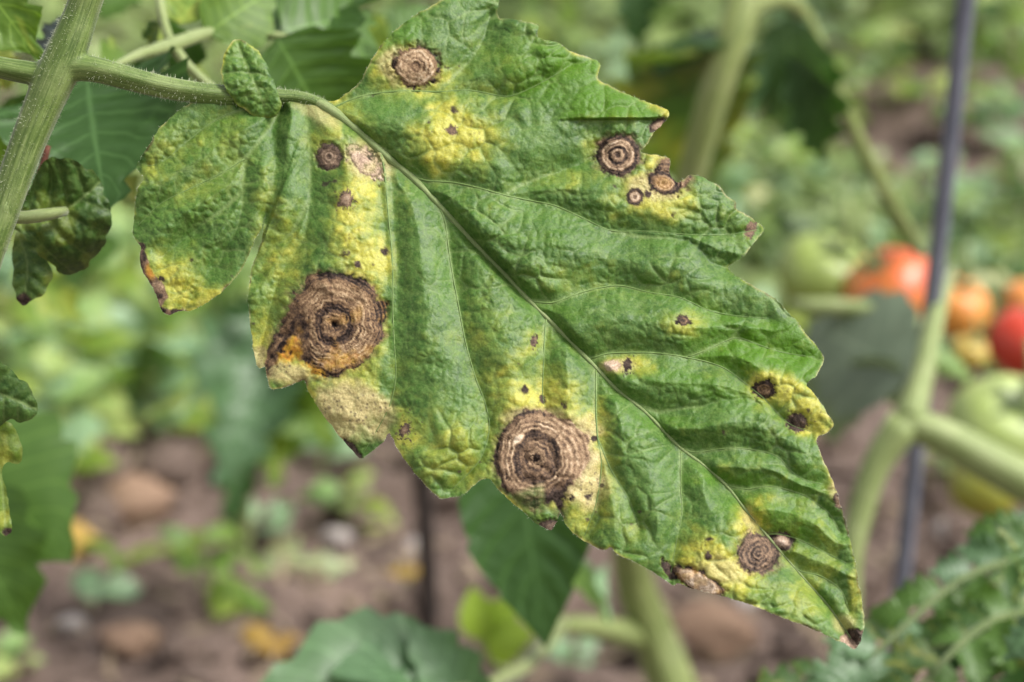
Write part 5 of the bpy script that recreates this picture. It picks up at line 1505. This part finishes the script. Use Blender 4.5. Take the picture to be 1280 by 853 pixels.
weed(60, 700, 16, 3, 60, [M_DEAD], 'dry brown leaf litter on the soil at the left edge', cat='dead leaves', seed=320, up=.05)
weed(330, 835, 16, 3, 60, [M_DEAD], 'dry tan leaf litter on the soil left of the broad grey green leaf', cat='dead leaves', seed=321, up=.05)
weed(1000, 700, 16, 3, 60, [M_DEAD], 'dry leaf litter on the dark soil below the forked stem', cat='dead leaves', seed=322, up=.05)
# dry straw and leaf scraps strewn over the soil
rs = np.random.RandomState(55)
V, F = [], []
for _ in range(520):
    g_ = GP(rs.uniform(-60, 1340), rs.uniform(540, 930) if rs.rand() < .75 else rs.uniform(100, 420))
    L = rs.uniform(.006, .024); w_ = rs.uniform(.0006, .0028); a = rs.uniform(0, 6.28); bend = rs.uniform(-.3, .3)
    z0 = ground_z(g_.x, g_.y) + rs.uniform(.002, .010)
    k = len(V)
    for t in (-.5, -.15, .2, .5):
        cx = g_.x + math.cos(a) * L * t - math.sin(a) * bend * L * t * t; cy = g_.y + math.sin(a) * L * t + math.cos(a) * bend * L * t * t
        z1 = z0 + (.5 - t) * rs.uniform(-.2, .4) * L
        ww = w_ * (1.0 if abs(t) < .3 else .5)
        V.append((cx - math.sin(a) * ww, cy + math.cos(a) * ww, z1)); V.append((cx + math.sin(a) * ww, cy - math.cos(a) * ww, z1 + ww * .5))
    for t in range(3): F.append((k + 2*t, k + 2*t + 1, k + 2*t + 3, k + 2*t + 2))
lit = link('dry_litter', mesh_from('dry_litter', V, F, mat_simple("dry_litter", (0.12, 0.085, 0.055), (0.36, 0.29, 0.20), 12, 0.85, 0.15)), None, Vector((0, 0, 0)))
tag(lit, 'pale straw and dry leaf scraps strewn over the soil', None, None, 'stuff')
for j, (px, py, w_, lab) in enumerate(((520,655,34,'pale stone beside the foot of the thin dark stake'), (1000,640,30,'pale stone on the dark soil under the leaf tip'), (730,800,30,'pale stone behind the mint green seedling'),
                                     (60,720,44,'grey stone at the left edge of the soil'), (930,750,40,'pale pebble just below the diseased leaf tip'), (1185,705,46,'pale brown stone right of the grey stake foot'), (420,660,40,'flat pale stone among the lower weeds'))):
    put_clod(px, py, w_, ST[j % 2], lab, 'stone', name='stone')
# far-off mass of small leaves nobody could count
rs = np.random.RandomState(77)
V, F, UV = [], [], []
def scatter(npx, x0, x1, y0, y1, hmax, size):
    for _ in range(npx):
        g_ = GP(rs.uniform(x0, x1), rs.uniform(y0, y1))
        c = np.array([g_.x, g_.y, ground_z(g_.x, g_.y) + hmax * rs.rand() ** 1.3])
        L = size * rs.uniform(.6, 1.3); a = rs.uniform(0, 6.28); e = rs.uniform(-.3, .8)
        d = np.array([math.cos(a) * math.cos(e), math.sin(a) * math.cos(e), math.sin(e)])
        s = np.cross(d, np.array([0, -.4, 1]) + rs.uniform(-.4, .4, 3)); s /= np.linalg.norm(s)
        nn = np.cross(s, d)
        k = len(V)
        for t, w_, z_ in ((0, .03, 0), (.3, .30, .05), (.65, .26, .04), (1, .02, -.08)):
            V.append(c + d * L * t - s * L * w_ + nn * L * z_); V.append(c + d * L * t + nn * L * (z_ - .04)); V.append(c + d * L * t + s * L * w_ + nn * L * z_)
            UV.extend([(t, 0), (t, .5), (t, 1)])
        for t in range(3):
            q = k + 3 * t
            F.append((q, q + 1, q + 4, q + 3)); F.append((q + 1, q + 2, q + 5, q + 4))
scatter(900, 820, 1060, 220, 430, 0.05, 0.022)
scatter(500, 1060, 1300, 290, 430, 0.04, 0.022)
scatter(1500, 600, 1300, -90, 90, 0.10, 0.030)
scatter(350, 600, 950, 90, 220, 0.07, 0.026)
scatter(1100, -40, 560, -60, 300, 0.10, 0.032)
scatter(500, -40, 420, 300, 520, 0.05, 0.026)
m, nt, out = new_mat('ground_cover_leaf'); b = NB(nt)
nz = b.noise(b.coords('Object'), 14, 4, 0.6)
c_ = b.mix(b.rng(nz, 0.35, 0.65, 0, 1), (0.05, 0.10, 0.02), (0.27, 0.34, 0.12))
b.leaf_out(out, c_, b.mix(1.0, c_, (1.5, 1.7, .5), 'MULTIPLY'), 0.25, 0.5, 0.4)
gc_ = link('ground_cover', mesh_from('ground_cover', V, F, m, True, UV))
tag(gc_, 'low green ground cover of tiny blurred leaves far behind', None, None, 'stuff')
